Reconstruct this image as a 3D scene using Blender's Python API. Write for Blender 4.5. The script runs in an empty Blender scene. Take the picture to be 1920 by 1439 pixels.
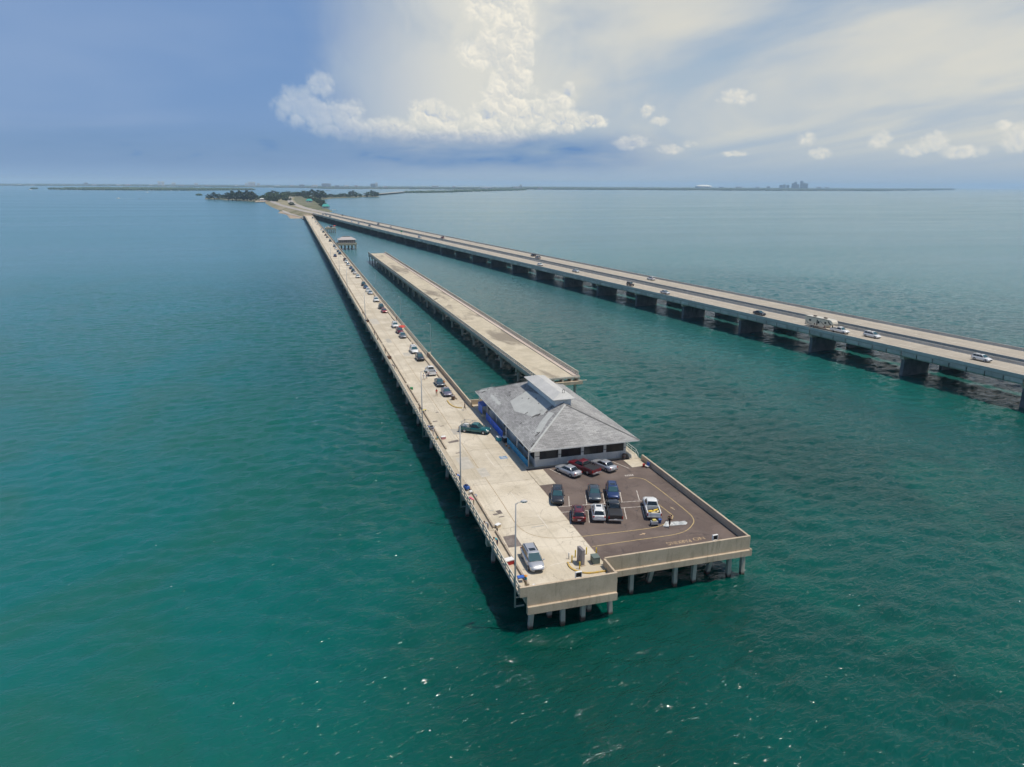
import bpy, bmesh, math, random
import numpy as np
from mathutils import Vector, Matrix
R = math.radians
random.seed(7)
SC = bpy.context.scene
COL = SC.collection

# ------------------------------------------------------------------ camera (x = right of the pier, y = along the pier, z = up, metres above the water)
FPX, CX, CY = 1350.0, 960.0, 719.5           # focal length and centre in pixels of the 1920x1439 photograph
HC = 52.7                                    # drone height above the water
DK = 5.2                                     # deck of the fishing pier
def _n(v): return v / np.linalg.norm(v)
_dn = _n(np.array([-.0057, 1, 373.5 / FPX]))
def _ray(px, py): return np.array([(px - CX) / FPX, (py - CY) / FPX, 1.0])
_N = _ray(535.5, CY - 373.5 + .0057 * (535.5 - CX)); _N = _n(_N - _dn * (_N @ _dn))
_E = _n(np.cross(_dn, _N))
def _w(d): return np.array([d @ _E, d @ _N, -(d @ _dn)])
def at(px, py, z=DK):                        # photo pixel -> point on the horizontal plane z
    d = _w(_ray(px, py)); return np.array([0, 0, HC]) + d * ((z - HC) / d[2])
def atY(px, py, y):                          # photo pixel -> point on the upright plane y
    d = _w(_ray(px, py)); return np.array([0, 0, HC]) + d * (y / d[1])
def azel(px, py):
    d = _n(_w(_ray(px, py))); return math.degrees(math.atan2(d[0], d[1])), math.degrees(math.asin(d[2]))

cam = bpy.data.cameras.new('camera')
cam.sensor_width = 36.0; cam.sensor_fit = 'HORIZONTAL'; cam.lens = FPX / 1920 * 36.0
cam.clip_start = 1.0; cam.clip_end = 120000.0
co = bpy.data.objects.new('camera', cam); COL.objects.link(co)
rx, uy, bk = _w(np.array([1, 0, 0])), -_w(np.array([0, 1, 0])), -_w(np.array([0, 0, 1]))
co.matrix_world = Matrix(((rx[0], uy[0], bk[0], 0), (rx[1], uy[1], bk[1], 0), (rx[2], uy[2], bk[2], HC), (0, 0, 0, 1)))
SC.camera = co

# ------------------------------------------------------------------ render look
SC.render.engine = 'CYCLES'
SC.view_settings.view_transform = 'Standard'
SC.view_settings.look = 'None'
SC.view_settings.exposure = 0.0
SC.view_settings.gamma = 1.0
SC.cycles.use_denoising = True; SC.cycles.use_adaptive_sampling = True; SC.cycles.adaptive_threshold = .03
SC.cycles.denoiser = 'OPENIMAGEDENOISE'
SC.cycles.max_bounces = 6
SC.cycles.diffuse_bounces = 3
SC.cycles.glossy_bounces = 3
SC.cycles.transmission_bounces = 4
SC.cycles.volume_bounces = 1
SC.cycles.transparent_max_bounces = 12
SC.cycles.sample_clamp_indirect = 6.0
SC.cycles.caustics_reflective = False
SC.cycles.caustics_refractive = False

# ------------------------------------------------------------------ node helper
class NT:
    def __init__(s, tree): s.t = tree; s.L = tree.links
    def n(s, typ, **kw):
        nd = s.t.nodes.new(typ)
        for k, v in kw.items(): setattr(nd, k, v)
        return nd
    def put(s, sock, v):
        if v is None: return
        if isinstance(v, bpy.types.NodeSocket): s.L.new(v, sock)
        elif isinstance(v, (tuple, list)):
            n_ = len(sock.default_value); sock.default_value = (tuple(v) + (1.0,))[:n_] if n_ == 4 else tuple(v)[:n_]
        else: sock.default_value = v
    def m(s, op, a, b=None, c=None, clamp=False):
        nd = s.n('ShaderNodeMath', operation=op, use_clamp=clamp)
        for i, v in enumerate((a, b, c)): s.put(nd.inputs[i], v)
        return nd.outputs[0]
    def v(s, op, a, b=None, scale=None):
        nd = s.n('ShaderNodeVectorMath', operation=op)
        s.put(nd.inputs[0], a); s.put(nd.inputs[1], b)
        if scale is not None: s.put(nd.inputs['Scale'], scale)
        return nd.outputs['Value'] if op in ('LENGTH', 'DOT_PRODUCT', 'DISTANCE') else nd.outputs[0]
    def xyz(s, x, y, z):
        nd = s.n('ShaderNodeCombineXYZ')
        for i, v in enumerate((x, y, z)): s.put(nd.inputs[i], v)
        return nd.outputs[0]
    def sep(s, v):
        nd = s.n('ShaderNodeSeparateXYZ'); s.put(nd.inputs[0], v); return nd.outputs
    def mix(s, f, a, b, mode='MIX'):
        nd = s.n('ShaderNodeMix', data_type='RGBA', blend_type=mode, clamp_factor=True)
        s.put(nd.inputs[0], f); s.put(nd.inputs[6], a); s.put(nd.inputs[7], b)
        return nd.outputs[2]
    def noise(s, vec, scale=1.0, detail=3.0, rough=.5, dist=0.0, lac=2.0, dim='3D'):
        nd = s.n('ShaderNodeTexNoise', noise_dimensions=dim)
        s.put(nd.inputs['Vector'], vec); s.put(nd.inputs['Scale'], scale); s.put(nd.inputs['Detail'], detail)
        s.put(nd.inputs['Roughness'], rough); s.put(nd.inputs['Distortion'], dist); s.put(nd.inputs['Lacunarity'], lac)
        return nd.outputs[0]
    def voro(s, vec, scale=1.0, feature='F1', smooth=None):
        nd = s.n('ShaderNodeTexVoronoi', feature=feature, voronoi_dimensions='2D')
        s.put(nd.inputs['Vector'], vec); s.put(nd.inputs['Scale'], scale)
        if smooth is not None: s.put(nd.inputs['Smoothness'], smooth)
        return nd.outputs['Distance']
    def step(s, v, a, b):                     # smoothstep a..b
        nd = s.n('ShaderNodeMapRange', interpolation_type='SMOOTHSTEP')
        s.put(nd.inputs[0], v); s.put(nd.inputs[1], a); s.put(nd.inputs[2], b)
        return nd.outputs[0]
    def lin(s, v, a, b, c, d):
        nd = s.n('ShaderNodeMapRange'); s.put(nd.inputs[0], v)
        for i, q in enumerate((a, b, c, d)): s.put(nd.inputs[1 + i], q)
        return nd.outputs[0]

# ------------------------------------------------------------------ sun and sky
SUN = Vector((.34, -.17, 1.0)).normalized()
sl = bpy.data.lights.new('sun', 'SUN'); sl.energy = 3.6; sl.angle = R(.53); sl.color = (1.0, .93, .82)
so = bpy.data.objects.new('sun', sl); COL.objects.link(so)
so.rotation_euler = SUN.to_track_quat('Z', 'Y').to_euler()

W = bpy.data.worlds.new('World'); SC.world = W; W.use_nodes = True
OFX, OFY = 6.3, 12.7
def build_world():
    t = W.node_tree; t.nodes.clear(); k = NT(t)
    out = k.n('ShaderNodeOutputWorld')
    sky = k.n('ShaderNodeTexSky', sky_type='NISHITA', sun_disc=False)
    sky.sun_elevation = math.asin(SUN.z); sky.sun_rotation = math.atan2(SUN.x, SUN.y)
    sky.air_density = 1.0; sky.dust_density = .6; sky.ozone_density = 2.0; sky.altitude = 50
    bg0 = k.n('ShaderNodeBackground'); k.L.new(sky.outputs[0], bg0.inputs[0]); bg0.inputs[1].default_value = .1
    d = k.n('ShaderNodeTexCoord').outputs['Generated']
    X, Y, Z = k.sep(d)
    az = k.m('MULTIPLY', k.m('ARCTAN2', X, Y), 57.29578)
    el = k.m('MULTIPLY', k.m('ARCSINE', Z), 57.29578)
    P = k.xyz(az, el, 0.0)
    # --- high veil (cirrostratus) on a flat layer overhead, thin to the left, where rain cloud hangs
    zz = k.m('ADD', k.m('MAXIMUM', Z, 0.0), .10)
    U = k.xyz(k.m('DIVIDE', X, zz), k.m('DIVIDE', Y, zz), 0.0)
    U2 = k.v('MULTIPLY', k.xyz(k.m('ADD', k.m('MULTIPLY', k.sep(U)[0], .17), k.m('MULTIPLY', k.sep(U)[1], .985)),
                               k.m('SUBTRACT', k.m('MULTIPLY', k.sep(U)[0], .985), k.m('MULTIPLY', k.sep(U)[1], .17)), 0.0), (.26, .66, 1))
    n1 = k.noise(k.v('ADD', U2, (OFX, OFY, 0)), 1.0, 5, .52, .35, dim='2D')
    n2 = k.noise(k.v('ADD', U, (3.7, 9.1, 0)), .42, 3, .5, .2, dim='2D')
    a0 = R(3.0)
    side = k.m('SUBTRACT', k.m('MULTIPLY', X, math.cos(a0)), k.m('MULTIPLY', Y, math.sin(a0)))
    right = k.step(side, -.03, .16)
    veil = k.step(k.m('ADD', k.m('ADD', k.m('MULTIPLY', n1, 1.0), k.m('MULTIPLY', n2, .35)), k.lin(el, 5.0, 13.0, .16, -.10)), .30, .72)
    low = k.step(el, 8.0, 1.0)
    veil = k.m('MAXIMUM', veil, k.m('MULTIPLY', low, .85))
    thin = k.step(el, 24.0, 12.5)                # the veil thins out overhead
    veil = k.m('MULTIPLY', veil, k.lin(thin, 0, 1, .08, 1.0))
    leftcol = k.mix(k.step(n2, .35, .7), (.155, .285, .55), (.225, .345, .585))
    leftcol = k.mix(k.step(el, 1.0, 4.0), (.165, .305, .56), leftcol)
    rightcol = k.mix(k.step(n1, .32, .66), (.43, .51, .60), (.72, .70, .62))
    rightcol = k.mix(k.step(el, 4.2, .0), rightcol, (.36, .46, .58))
    vcol = k.mix(right, leftcol, rightcol)
    valpha = k.m('MULTIPLY', k.m('ADD', k.m('MULTIPLY', right, k.m('MULTIPLY', veil, .93)), k.m('MULTIPLY', k.m('MULTIPLY', k.m('SUBTRACT', 1.0, right), k.lin(thin, 0, 1, .25, 1.0)), .86)), 1.0)
    veil_out = (vcol, valpha)
    # --- grey curtain of the anvil left of the big tower
    def field(blobs):
        cur = None
        for (x, y, rx_, ry_) in blobs:
            a, e = azel(x, y); a2 = azel(x + rx_, y)[0] - a; e2 = azel(x, y - ry_)[1] - e
            nd = k.n('ShaderNodeVectorMath', operation='MULTIPLY_ADD')
            k.put(nd.inputs[0], P); k.put(nd.inputs[1], (1 / a2, 1 / e2, 0)); k.put(nd.inputs[2], (-a / a2, -e / e2, 0))
            q = k.v('LENGTH', nd.outputs[0])
            if cur is None: cur = q
            else:
                nd = k.n('ShaderNodeMath', operation='SMOOTH_MIN'); k.put(nd.inputs[0], cur); k.put(nd.inputs[1], q); nd.inputs[2].default_value = .18
                cur = nd.outputs[0]
        return k.m('MINIMUM', k.m('SUBTRACT', 1.0, cur), .75)
    cur_f = field([(900, -20, 400, 330), (830, 150, 300, 170)])
    cn = k.noise(k.v('MULTIPLY', P, (.30, .22, 1)), 1.0, 3, .6, .4, dim='2D')
    curtain = k.step(k.m('ADD', cur_f, k.m('MULTIPLY', k.m('SUBTRACT', cn, .5), .6)), .0, .75)
    ccol = k.mix(k.step(az, *[azel(x, 100)[0] for x in (600, 900)]), (.38, .47, .60), (.70, .70, .65))
    # --- cumulus with cauliflower edges
    w = k.n('ShaderNodeTexNoise', noise_dimensions='2D'); k.put(w.inputs['Vector'], P); w.inputs['Scale'].default_value = .9; w.inputs['Detail'].default_value = 3
    warp = k.v('MULTIPLY', k.v('SUBTRACT', w.outputs['Color'], (.5, .5, .5)), (1.1, 1.1, 0))
    fine = k.m('MULTIPLY', k.m('SUBTRACT', k.noise(P, 2.2, 4, .55, dim='2D'), .5), .20)
    def billow(Q):
        Q2 = k.v('ADD', Q, warp)
        def dome(sc):
            d_ = k.voro(Q2, sc); return k.m('SUBTRACT', .5, k.m('MULTIPLY', d_, d_))
        return k.m('ADD', k.m('MULTIPLY', dome(.62), .50), k.m('ADD', k.m('MULTIPLY', dome(1.45), .28), k.m('MULTIPLY', dome(3.3), .11)))
    B0 = billow(P); B1 = billow(k.v('ADD', P, (.10, .17, 0)))
    dB = k.m('ADD', k.m('MULTIPLY', k.m('SUBTRACT', B0, B1), 1.3), k.m('MULTIPLY', fine, .45))
    def cumulus(blobs, soft, amp, rag=1.0):
        full = k.m('ADD', k.m('ADD', field(blobs), k.m('MULTIPLY', k.m('SUBTRACT', B0, .30), amp)), k.m('MULTIPLY', fine, rag))
        alpha = k.step(full, .04, soft)
        lit = k.step(k.m('ADD', dB, k.m('SUBTRACT', .72, k.m('MULTIPLY', full, .34))), .0, .95)
        return alpha, lit
    tower = [(930, -5, 85, 72), (965, 60, 52, 52), (925, 100, 84, 56), (958, 130, 58, 76), (955, 190, 64, 60)]
    bank = [(600, 160, 34, 34), (565, 200, 62, 50), (610, 215, 60, 44), (658, 214, 34, 34), (650, 242, 90, 34), (735, 242, 90, 28), (805, 218, 54, 38), (845, 228, 50, 32),
            (925, 222, 62, 42), (985, 212, 60, 42), (1052, 188, 40, 26), (1064, 174, 20, 28), (1045, 228, 84, 32), (1112, 228, 46, 15),
            (1180, 268, 44, 18), (885, 254, 150, 20)]
    small = [(1214, 209, 18, 20), (1232, 226, 26, 15), (1258, 280, 34, 12), (1298, 271, 30, 12), (1378, 289, 30, 8), (1380, 183, 46, 20), (1512, 258, 24, 22), (1535, 290, 34, 15),
             (1655, 262, 36, 20), (1712, 285, 66, 17), (1752, 268, 34, 28), (1802, 285, 62, 17), (1886, 234, 28, 16), (1905, 262, 34, 40), (2240, 250, 120, 26), (-320, 258, 120, 22)]
    at_, lt_ = cumulus(tower, .46, .85)
    ab_, lb_ = cumulus(bank, .56, .90)
    as_, ls_ = cumulus(small, .70, 1.15, 1.7)
    bright, mid, shade = (.93, .88, .76), (.70, .70, .66), (.33, .44, .63)
    def ccolor(lit, lo, hi):
        c = k.mix(k.step(lit, .0, .5), lo, mid); return k.mix(k.step(lit, .4, 1.0), c, hi)
    tcol = ccolor(lt_, (.56, .60, .62), bright)
    bcol = ccolor(lb_, shade, bright)
    bcol = k.mix(k.step(az, *[azel(x, 200)[0] for x in (800, 560)]), bcol, k.mix(.70, bcol, (.27, .40, .62)))
    scol = ccolor(ls_, (.45, .53, .64), (.88, .83, .73))
    base = k.step(k.m('ADD', el, k.m('MULTIPLY', k.m('SUBTRACT', n2, .5), 1.0)), azel(900, 232)[1], azel(900, 285)[1])
    spread = k.m('MULTIPLY', k.step(az, *[azel(x, 280)[0] for x in (1330, 1080)]), k.step(az, *[azel(x, 280)[0] for x in (-500, 200)]))
    dark = k.m('MULTIPLY', k.m('MULTIPLY', base, spread), k.step(el, azel(900, 345)[1], azel(900, 300)[1]))
    dn_ = k.noise(k.v('MULTIPLY', P, (.22, .9, 1)), 1.0, 3, .55, .2, dim='2D')
    # --- compose: blue sky < veil < curtain < tower < bank < small < dark cloud base < sea haze at the horizon
    c = vcol; al = valpha
    c = k.mix(curtain, c, ccol); al = k.m('MAXIMUM', al, curtain)
    for (aa, cc, g) in ((at_, tcol, 1.0), (ab_, bcol, .97), (as_, scol, .95)):
        aa = k.m('MULTIPLY', aa, g); c = k.mix(aa, c, cc); al = k.m('MAXIMUM', al, aa)
    dm = k.m('MULTIPLY', dark, k.lin(dn_, .25, .75, .55, 1.0))
    c = k.mix(dm, c, (.125, .255, .50)); al = k.m('MAXIMUM', al, dm)
    hz = k.m('MULTIPLY', k.step(el, 1.6, -.2), .75)
    c = k.mix(hz, c, k.mix(k.step(az, -4.0, 26.0), (.215, .36, .60), (.37, .47, .58))); al = k.m('MAXIMUM', al, hz)
    def layer(col, alpha):
        bg1 = k.n('ShaderNodeBackground'); k.L.new(col, bg1.inputs[0])
        ms = k.n('ShaderNodeMixShader'); k.L.new(alpha, ms.inputs[0]); k.L.new(bg0.outputs[0], ms.inputs[1]); k.L.new(bg1.outputs[0], ms.inputs[2])
        return ms.outputs[0]
    # no cumulus higher than the anvil: above that only blue sky and veil (saves work)
    sel = k.n('ShaderNodeMixShader'); k.L.new(k.m('LESS_THAN', el, 24.0), sel.inputs[0])
    k.L.new(layer(*veil_out), sel.inputs[1]); k.L.new(layer(c, al), sel.inputs[2])
    k.L.new(sel.outputs[0], out.inputs[0])
build_world()
W.cycles.sampling_method = 'NONE'

# ------------------------------------------------------------------ materials
MATS = {}
def mat(name, col, rough=.7, metal=0.0, fn=None, spec=.5):
    """plain Principled material; fn(k, bsdf) may add procedural colour / relief"""
    if name in MATS: return MATS[name]
    m_ = bpy.data.materials.new(name); m_.use_nodes = True
    b = m_.node_tree.nodes['Principled BSDF']
    b.inputs['Base Color'].default_value = (*col, 1); b.inputs['Roughness'].default_value = rough
    b.inputs['Metallic'].default_value = metal; b.inputs['Specular IOR Level'].default_value = spec
    if fn: fn(NT(m_.node_tree), b)
    MATS[name] = m_; return m_
def pos(k): return k.n('ShaderNodeNewGeometry').outputs['Position']
def weather(c1, c2, scale=.35, c3=None, s3=2.0, fine=.12, streak=False, rnd=.08, bump=0.0):
    """blotchy two/three tone wear in world space + slight per-piece difference"""
    def fn(k, b):
        p = pos(k)
        n = k.noise(p, scale, 5, .6, .3)
        c = k.mix(k.step(n, .34, .68), c1, c2)
        if c3:
            q = k.v('MULTIPLY', p, (1, 1, .12)) if streak else p
            c = k.mix(k.m('MULTIPLY', k.step(k.noise(q, s3, 4, .65, .4), .52, .75), .75), c, c3)
        f = k.noise(p, 6.0, 3, .7)
        c = k.mix(fine, c, k.mix(f, (0, 0, 0), (1, 1, 1)), 'OVERLAY')
        r = k.n('ShaderNodeObjectInfo').outputs['Random']
        hs = k.n('ShaderNodeHueSaturation'); k.put(hs.inputs['Value'], k.lin(r, 0, 1, 1 - rnd, 1 + rnd)); k.put(hs.inputs['Color'], c)
        k.L.new(hs.outputs[0], b.inputs['Base Color'])
        if bump:
            bp = k.n('ShaderNodeBump'); bp.inputs['Strength'].default_value = bump; bp.inputs['Distance'].default_value = .03
            k.L.new(f, bp.inputs['Height']); k.L.new(bp.outputs[0], b.inputs['Normal'])
    return fn

# ------------------------------------------------------------------ mesh helpers
class MB:
    """collects shapes and builds ONE mesh"""
    def __init__(s): s.v = []; s.f = []; s.mi = []; s.sm = []
    def add(s, vs, fs, mi=0, smooth=False):
        o = len(s.v); s.v += [tuple(map(float, p)) for p in vs]
        for f in fs: s.f.append(tuple(i + o for i in f)); s.mi.append(mi); s.sm.append(smooth)
        return s
    def box(s, x0, x1, y0, y1, z0, z1, mi=0):
        vs = [(x, y, z) for z in (z0, z1) for y in (y0, y1) for x in (x0, x1)]
        return s.add(vs, [(0, 2, 3, 1), (4, 5, 7, 6), (0, 1, 5, 4), (2, 6, 7, 3), (0, 4, 6, 2), (1, 3, 7, 5)], mi)
    def bbox(s, x0, x1, y0, y1, z0, z1, b=.02, mi=0):
        """box with chamfered top edges"""
        a = [(x0, y0), (x1, y0), (x1, y1), (x0, y1)]; c = [(x0 + b, y0 + b), (x1 - b, y0 + b), (x1 - b, y1 - b), (x0 + b, y1 - b)]
        return s.rings([[(x, y, z0) for x, y in a], [(x, y, z1 - b) for x, y in a], [(x, y, z1) for x, y in c]], True, mi)
    def rings(s, rs, caps=True, mi=0, smooth=False, close=True):
        n = len(rs[0]); vs = [p for r in rs for p in r]; fs = []
        for j in range(len(rs) - 1):
            for i in range(n if close else n - 1):
                a, b = j * n + i, j * n + (i + 1) % n; fs.append((a, b, b + n, a + n))
        s.add(vs, fs, mi, smooth)
        if caps:
            o = len(s.v) - len(vs)
            s.f.append(tuple(o + i for i in reversed(range(n)))); s.mi.append(mi); s.sm.append(False)
            s.f.append(tuple(o + (len(rs) - 1) * n + i for i in range(n))); s.mi.append(mi); s.sm.append(False)
        return s
    def prism(s, poly, z0, z1, mi=0):
        return s.rings([[(x, y, z0) for x, y in poly], [(x, y, z1) for x, y in poly]], True, mi)
    def tube(s, pts, r, n=8, mi=0, caps=True):
        """round bar through points; r number or list"""
        pts = [Vector(p) for p in pts]; rr = r if isinstance(r, (list, tuple)) else [r] * len(pts); rings = []
        for i, p in enumerate(pts):
            d = (pts[min(i + 1, len(pts) - 1)] - pts[max(i - 1, 0)]).normalized()
            u = d.cross(Vector((0, 0, 1))); u = Vector((1, 0, 0)) if u.length < 1e-3 else u.normalized(); w = d.cross(u)
            rings.append([tuple(p + (u * math.cos(2 * math.pi * q / n) + w * math.sin(2 * math.pi * q / n)) * rr[i]) for q in range(n)])
        return s.rings(rings, caps, mi, True)
    def bar(s, p0, p1, w, h, mi=0):
        """square bar between two points (w sideways, h upright)"""
        p0, p1 = Vector(p0), Vector(p1); d = (p1 - p0).normalized(); u = d.cross(Vector((0, 0, 1)))
        u = Vector((1, 0, 0)) if u.length < 1e-3 else u.normalized(); q = u.cross(d)
        return s.rings([[tuple(p + u * a * w / 2 + q * b * h / 2) for a, b in ((-1, -1), (1, -1), (1, 1), (-1, 1))] for p in (p0, p1)], True, mi)
    def lathe(s, prof, n=12, c=(0, 0, 0), mi=0, smooth=True):
        return s.rings([[(c[0] + r * math.cos(2 * math.pi * i / n), c[1] + r * math.sin(2 * math.pi * i / n), c[2] + z) for i in range(n)] for r, z in prof], True, mi, smooth)
    def sheet(s, poly, z, mi=0):
        a = sum(poly[i][0] * poly[(i + 1) % len(poly)][1] - poly[(i + 1) % len(poly)][0] * poly[i][1] for i in range(len(poly)))
        if a < 0: poly = list(reversed(poly))
        return s.add([(x, y, z) for x, y in poly], [tuple(range(len(poly)))], mi)
    def mesh(s, name, mats):
        me = bpy.data.meshes.new(name); me.from_pydata(s.v, [], s.f)
        for m_ in (mats if isinstance(mats, (list, tuple)) else [mats]): me.materials.append(m_)
        me.polygons.foreach_set('material_index', s.mi); me.polygons.foreach_set('use_smooth', s.sm)
        me.update(); return me
    def obj(s, name, mats, parent=None, loc=None, rz=None): return ob(name, s.mesh(name, mats), parent, loc, rz)
def ob(name, me, parent=None, loc=None, rz=None):
    o = bpy.data.objects.new(name, me); COL.objects.link(o)
    if parent is not None: o.parent = parent
    if loc is not None: o.location = loc
    if rz is not None: o.rotation_euler = (0, 0, rz)
    return o
def tag(o, label=None, cat=None, group=None, kind=None):
    if label: o['label'] = label
    if cat: o['category'] = cat
    if group: o['group'] = group
    if kind: o['kind'] = kind
    return o
def thing(name, label, cat, loc=(0, 0, 0), rz=0.0, group=None):
    return tag(ob(name, None, None, loc, rz), label, cat, group)
def recolour(o, slot, m_):
    o.material_slots[slot].link = 'OBJECT'; o.material_slots[slot].material = m_
ORD = ['nearest', 'second', 'third', 'fourth', 'fifth', 'sixth', 'seventh', 'eighth', 'ninth', 'tenth', 'eleventh', 'twelfth', 'thirteenth', 'fourteenth', 'fifteenth',
       'sixteenth', 'seventeenth', 'eighteenth', 'nineteenth', 'twentieth'] + ['twenty-' + x for x in ('first', 'second', 'third', 'fourth', 'fifth', 'sixth', 'seventh', 'eighth', 'ninth')] + \
      ['thirtieth'] + ['thirty-' + x for x in ('first', 'second', 'third', 'fourth', 'fifth', 'sixth', 'seventh', 'eighth', 'ninth')]

# ------------------------------------------------------------------ water
def water_fn(k, b):
    p = pos(k)
    X, Y, Z = k.sep(p)
    big = k.noise(k.v('MULTIPLY', p, (.006, .0035, 0)), 1.0, 4, .55, .6, dim='2D')
    patch = k.noise(k.v('MULTIPLY', p, (.03, .018, 0)), 1.0, 4, .6, .8, dim='2D')
    c = k.mix(k.step(big, .35, .65), (.0, .046, .034), (.0, .090, .073))
    c = k.mix(k.m('MULTIPLY', k.step(patch, .5, .75), .6), c, (.0, .090, .064))
    # calmer lee (left) side; paler base colour there and far off imitates sky reflection
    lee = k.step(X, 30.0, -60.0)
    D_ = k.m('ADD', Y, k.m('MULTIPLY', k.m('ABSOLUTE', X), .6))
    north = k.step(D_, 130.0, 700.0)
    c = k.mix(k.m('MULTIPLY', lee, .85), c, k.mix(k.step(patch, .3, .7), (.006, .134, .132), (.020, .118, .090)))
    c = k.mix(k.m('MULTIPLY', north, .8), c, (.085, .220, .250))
    # white flecks on the windward side: sun glints painted into the colour, some foam
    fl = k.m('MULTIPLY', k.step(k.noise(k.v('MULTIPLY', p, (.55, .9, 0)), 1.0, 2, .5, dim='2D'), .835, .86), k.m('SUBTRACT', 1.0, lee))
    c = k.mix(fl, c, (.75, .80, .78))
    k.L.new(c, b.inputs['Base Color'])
    b.inputs['IOR'].default_value = 1.333
    # open water keeps ripples too small to model as roughness; wind lanes and slicks change it
    lane = k.noise(k.v('MULTIPLY', p, (.0016, .011, 0)), 1.0, 3, .55, .5, dim='2D')
    k.L.new(k.m('MULTIPLY', k.lin(D_, 70.0, 600.0, .06, .17), k.lin(lane, .3, .7, .75, 1.2)), b.inputs['Roughness'])
    rot2 = k.n('ShaderNodeVectorRotate', rotation_type='Z_AXIS'); k.put(rot2.inputs['Vector'], p); rot2.inputs['Angle'].default_value = R(-12)
    w3 = k.noise(k.v('MULTIPLY', rot2.outputs[0], (.8, 1.7, 0)), 1.0, 3, .6, .5, dim='2D')
    far = k.noise(k.v('MULTIPLY', rot2.outputs[0], (.06, .16, 0)), 1.0, 2, .6, .5, dim='2D')
    h = k.m('ADD', k.m('MULTIPLY', w3, .20), k.m('MULTIPLY', far, k.m('MULTIPLY', north, .16)))
    bp = k.n('ShaderNodeBump'); bp.inputs['Strength'].default_value = 1.0
    k.put(bp.inputs['Distance'], 1.0); k.L.new(k.m('MULTIPLY', h, k.lin(lee, 0, 1, 1.0, .6)), bp.inputs['Height'])
    k.L.new(bp.outputs[0], b.inputs['Normal'])
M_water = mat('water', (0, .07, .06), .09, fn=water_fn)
def wave_tile(n, dx, seed, wind, lam, amp, choppy):
    """height and sideways shift of a periodic patch of wind sea (random phases, directional spectrum)"""
    rg = np.random.default_rng(seed); kx = np.fft.fftfreq(n, dx) * 2 * np.pi; KX, KY = np.meshgrid(kx, kx, indexing='ij'); K = np.hypot(KX, KY); K[0, 0] = 1
    kp = 2 * np.pi / lam; cs = (KX * math.cos(wind) + KY * math.sin(wind)) / K
    S = np.exp(-1.1 * (kp / K) ** 2) / K ** 3.2 * (np.abs(cs) ** 4 + .06) * np.exp(-(K * dx * .42) ** 2); S[0, 0] = 0
    H = np.sqrt(S) * np.exp(2j * np.pi * rg.random((n, n)))
    h = np.fft.ifft2(H).real; s = amp / h.std()
    gx = np.fft.ifft2(-1j * KX / K * H).real * s; gy = np.fft.ifft2(-1j * KY / K * H).real * s
    return h * s, gx * choppy, gy * choppy
def build_water():
    dx = .70; x0, x1, y0, y1 = -170.0, 520.0, 20.0, 640.0
    nx, ny = int((x1 - x0) / dx) + 1, int((y1 - y0) / dx) + 1
    xs, ys = np.linspace(x0, x1, nx), np.linspace(y0, y1, ny); I, J = np.meshgrid(np.arange(nx), np.arange(ny), indexing='ij')
    Hh = np.zeros((nx, ny)); GX = np.zeros((nx, ny)); GY = np.zeros((nx, ny))
    for n, sd, wd, lam, am in ((251, 3, R(82), 5.5, .085), (173, 8, R(108), 3.2, .062), (317, 5, R(62), 9.0, .045)):
        h, gx, gy = wave_tile(n, dx, sd, wd, lam, am, 1.0); Hh += h[I % n, J % n]; GX += gx[I % n, J % n]; GY += gy[I % n, J % n]
    XX, YY = np.meshgrid(xs, ys, indexing='ij')
    edge = np.minimum.reduce([(XX - x0) / 90, (x1 - XX) / 330, (YY - y0) / 8, (y1 - YY) / 420]).clip(0, 1)
    lee = 1 - .25 * np.clip((30 - XX) / 90, 0, 1)
    gust = .85 + .3 * np.sin(XX * .021 + 1.3 * np.sin(YY * .017)) * np.sin(YY * .013 + .8 * np.sin(XX * .011))
    A = edge * lee * gust
    V = np.stack([XX + GX * A, YY + GY * A, Hh * A], -1).reshape(-1, 3)
    q = (I[:-1, :-1] * ny + J[:-1, :-1]).ravel(); F = np.stack([q, q + ny, q + ny + 1, q + 1], -1)
    # flat sheet from the edge of the modelled waves to the horizon
    gx_ = [-26000, -8000, -2500, -800, x0, x1, 1200, 3000, 9000, 26000]; gy_ = [-20000, -5000, -1200, -300, y0, y1, 1100, 2200, 5000, 12000, 32000]
    o = len(V); P = np.array([(x, y, 0.0) for x in gx_ for y in gy_]); m = len(gy_); F2 = []
    for i in range(len(gx_) - 1):
        for j in range(m - 1):
            if gx_[i] == x0 and gy_[j] == y0: continue
            F2.append((o + i * m + j, o + (i + 1) * m + j, o + (i + 1) * m + j + 1, o + i * m + j + 1))
    V = np.concatenate([V, P]); F = np.concatenate([F, np.array(F2)])
    me = bpy.data.meshes.new('water'); me.vertices.add(len(V)); me.vertices.foreach_set('co', V.astype(np.float32).ravel())
    me.loops.add(len(F) * 4); me.loops.foreach_set('vertex_index', F.astype(np.int32).ravel()); me.polygons.add(len(F)); me.polygons.foreach_set('loop_start', np.arange(0, len(F) * 4, 4, dtype=np.int32))
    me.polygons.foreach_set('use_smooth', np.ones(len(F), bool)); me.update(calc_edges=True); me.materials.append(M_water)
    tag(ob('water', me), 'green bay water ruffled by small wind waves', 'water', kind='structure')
build_water()

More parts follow.
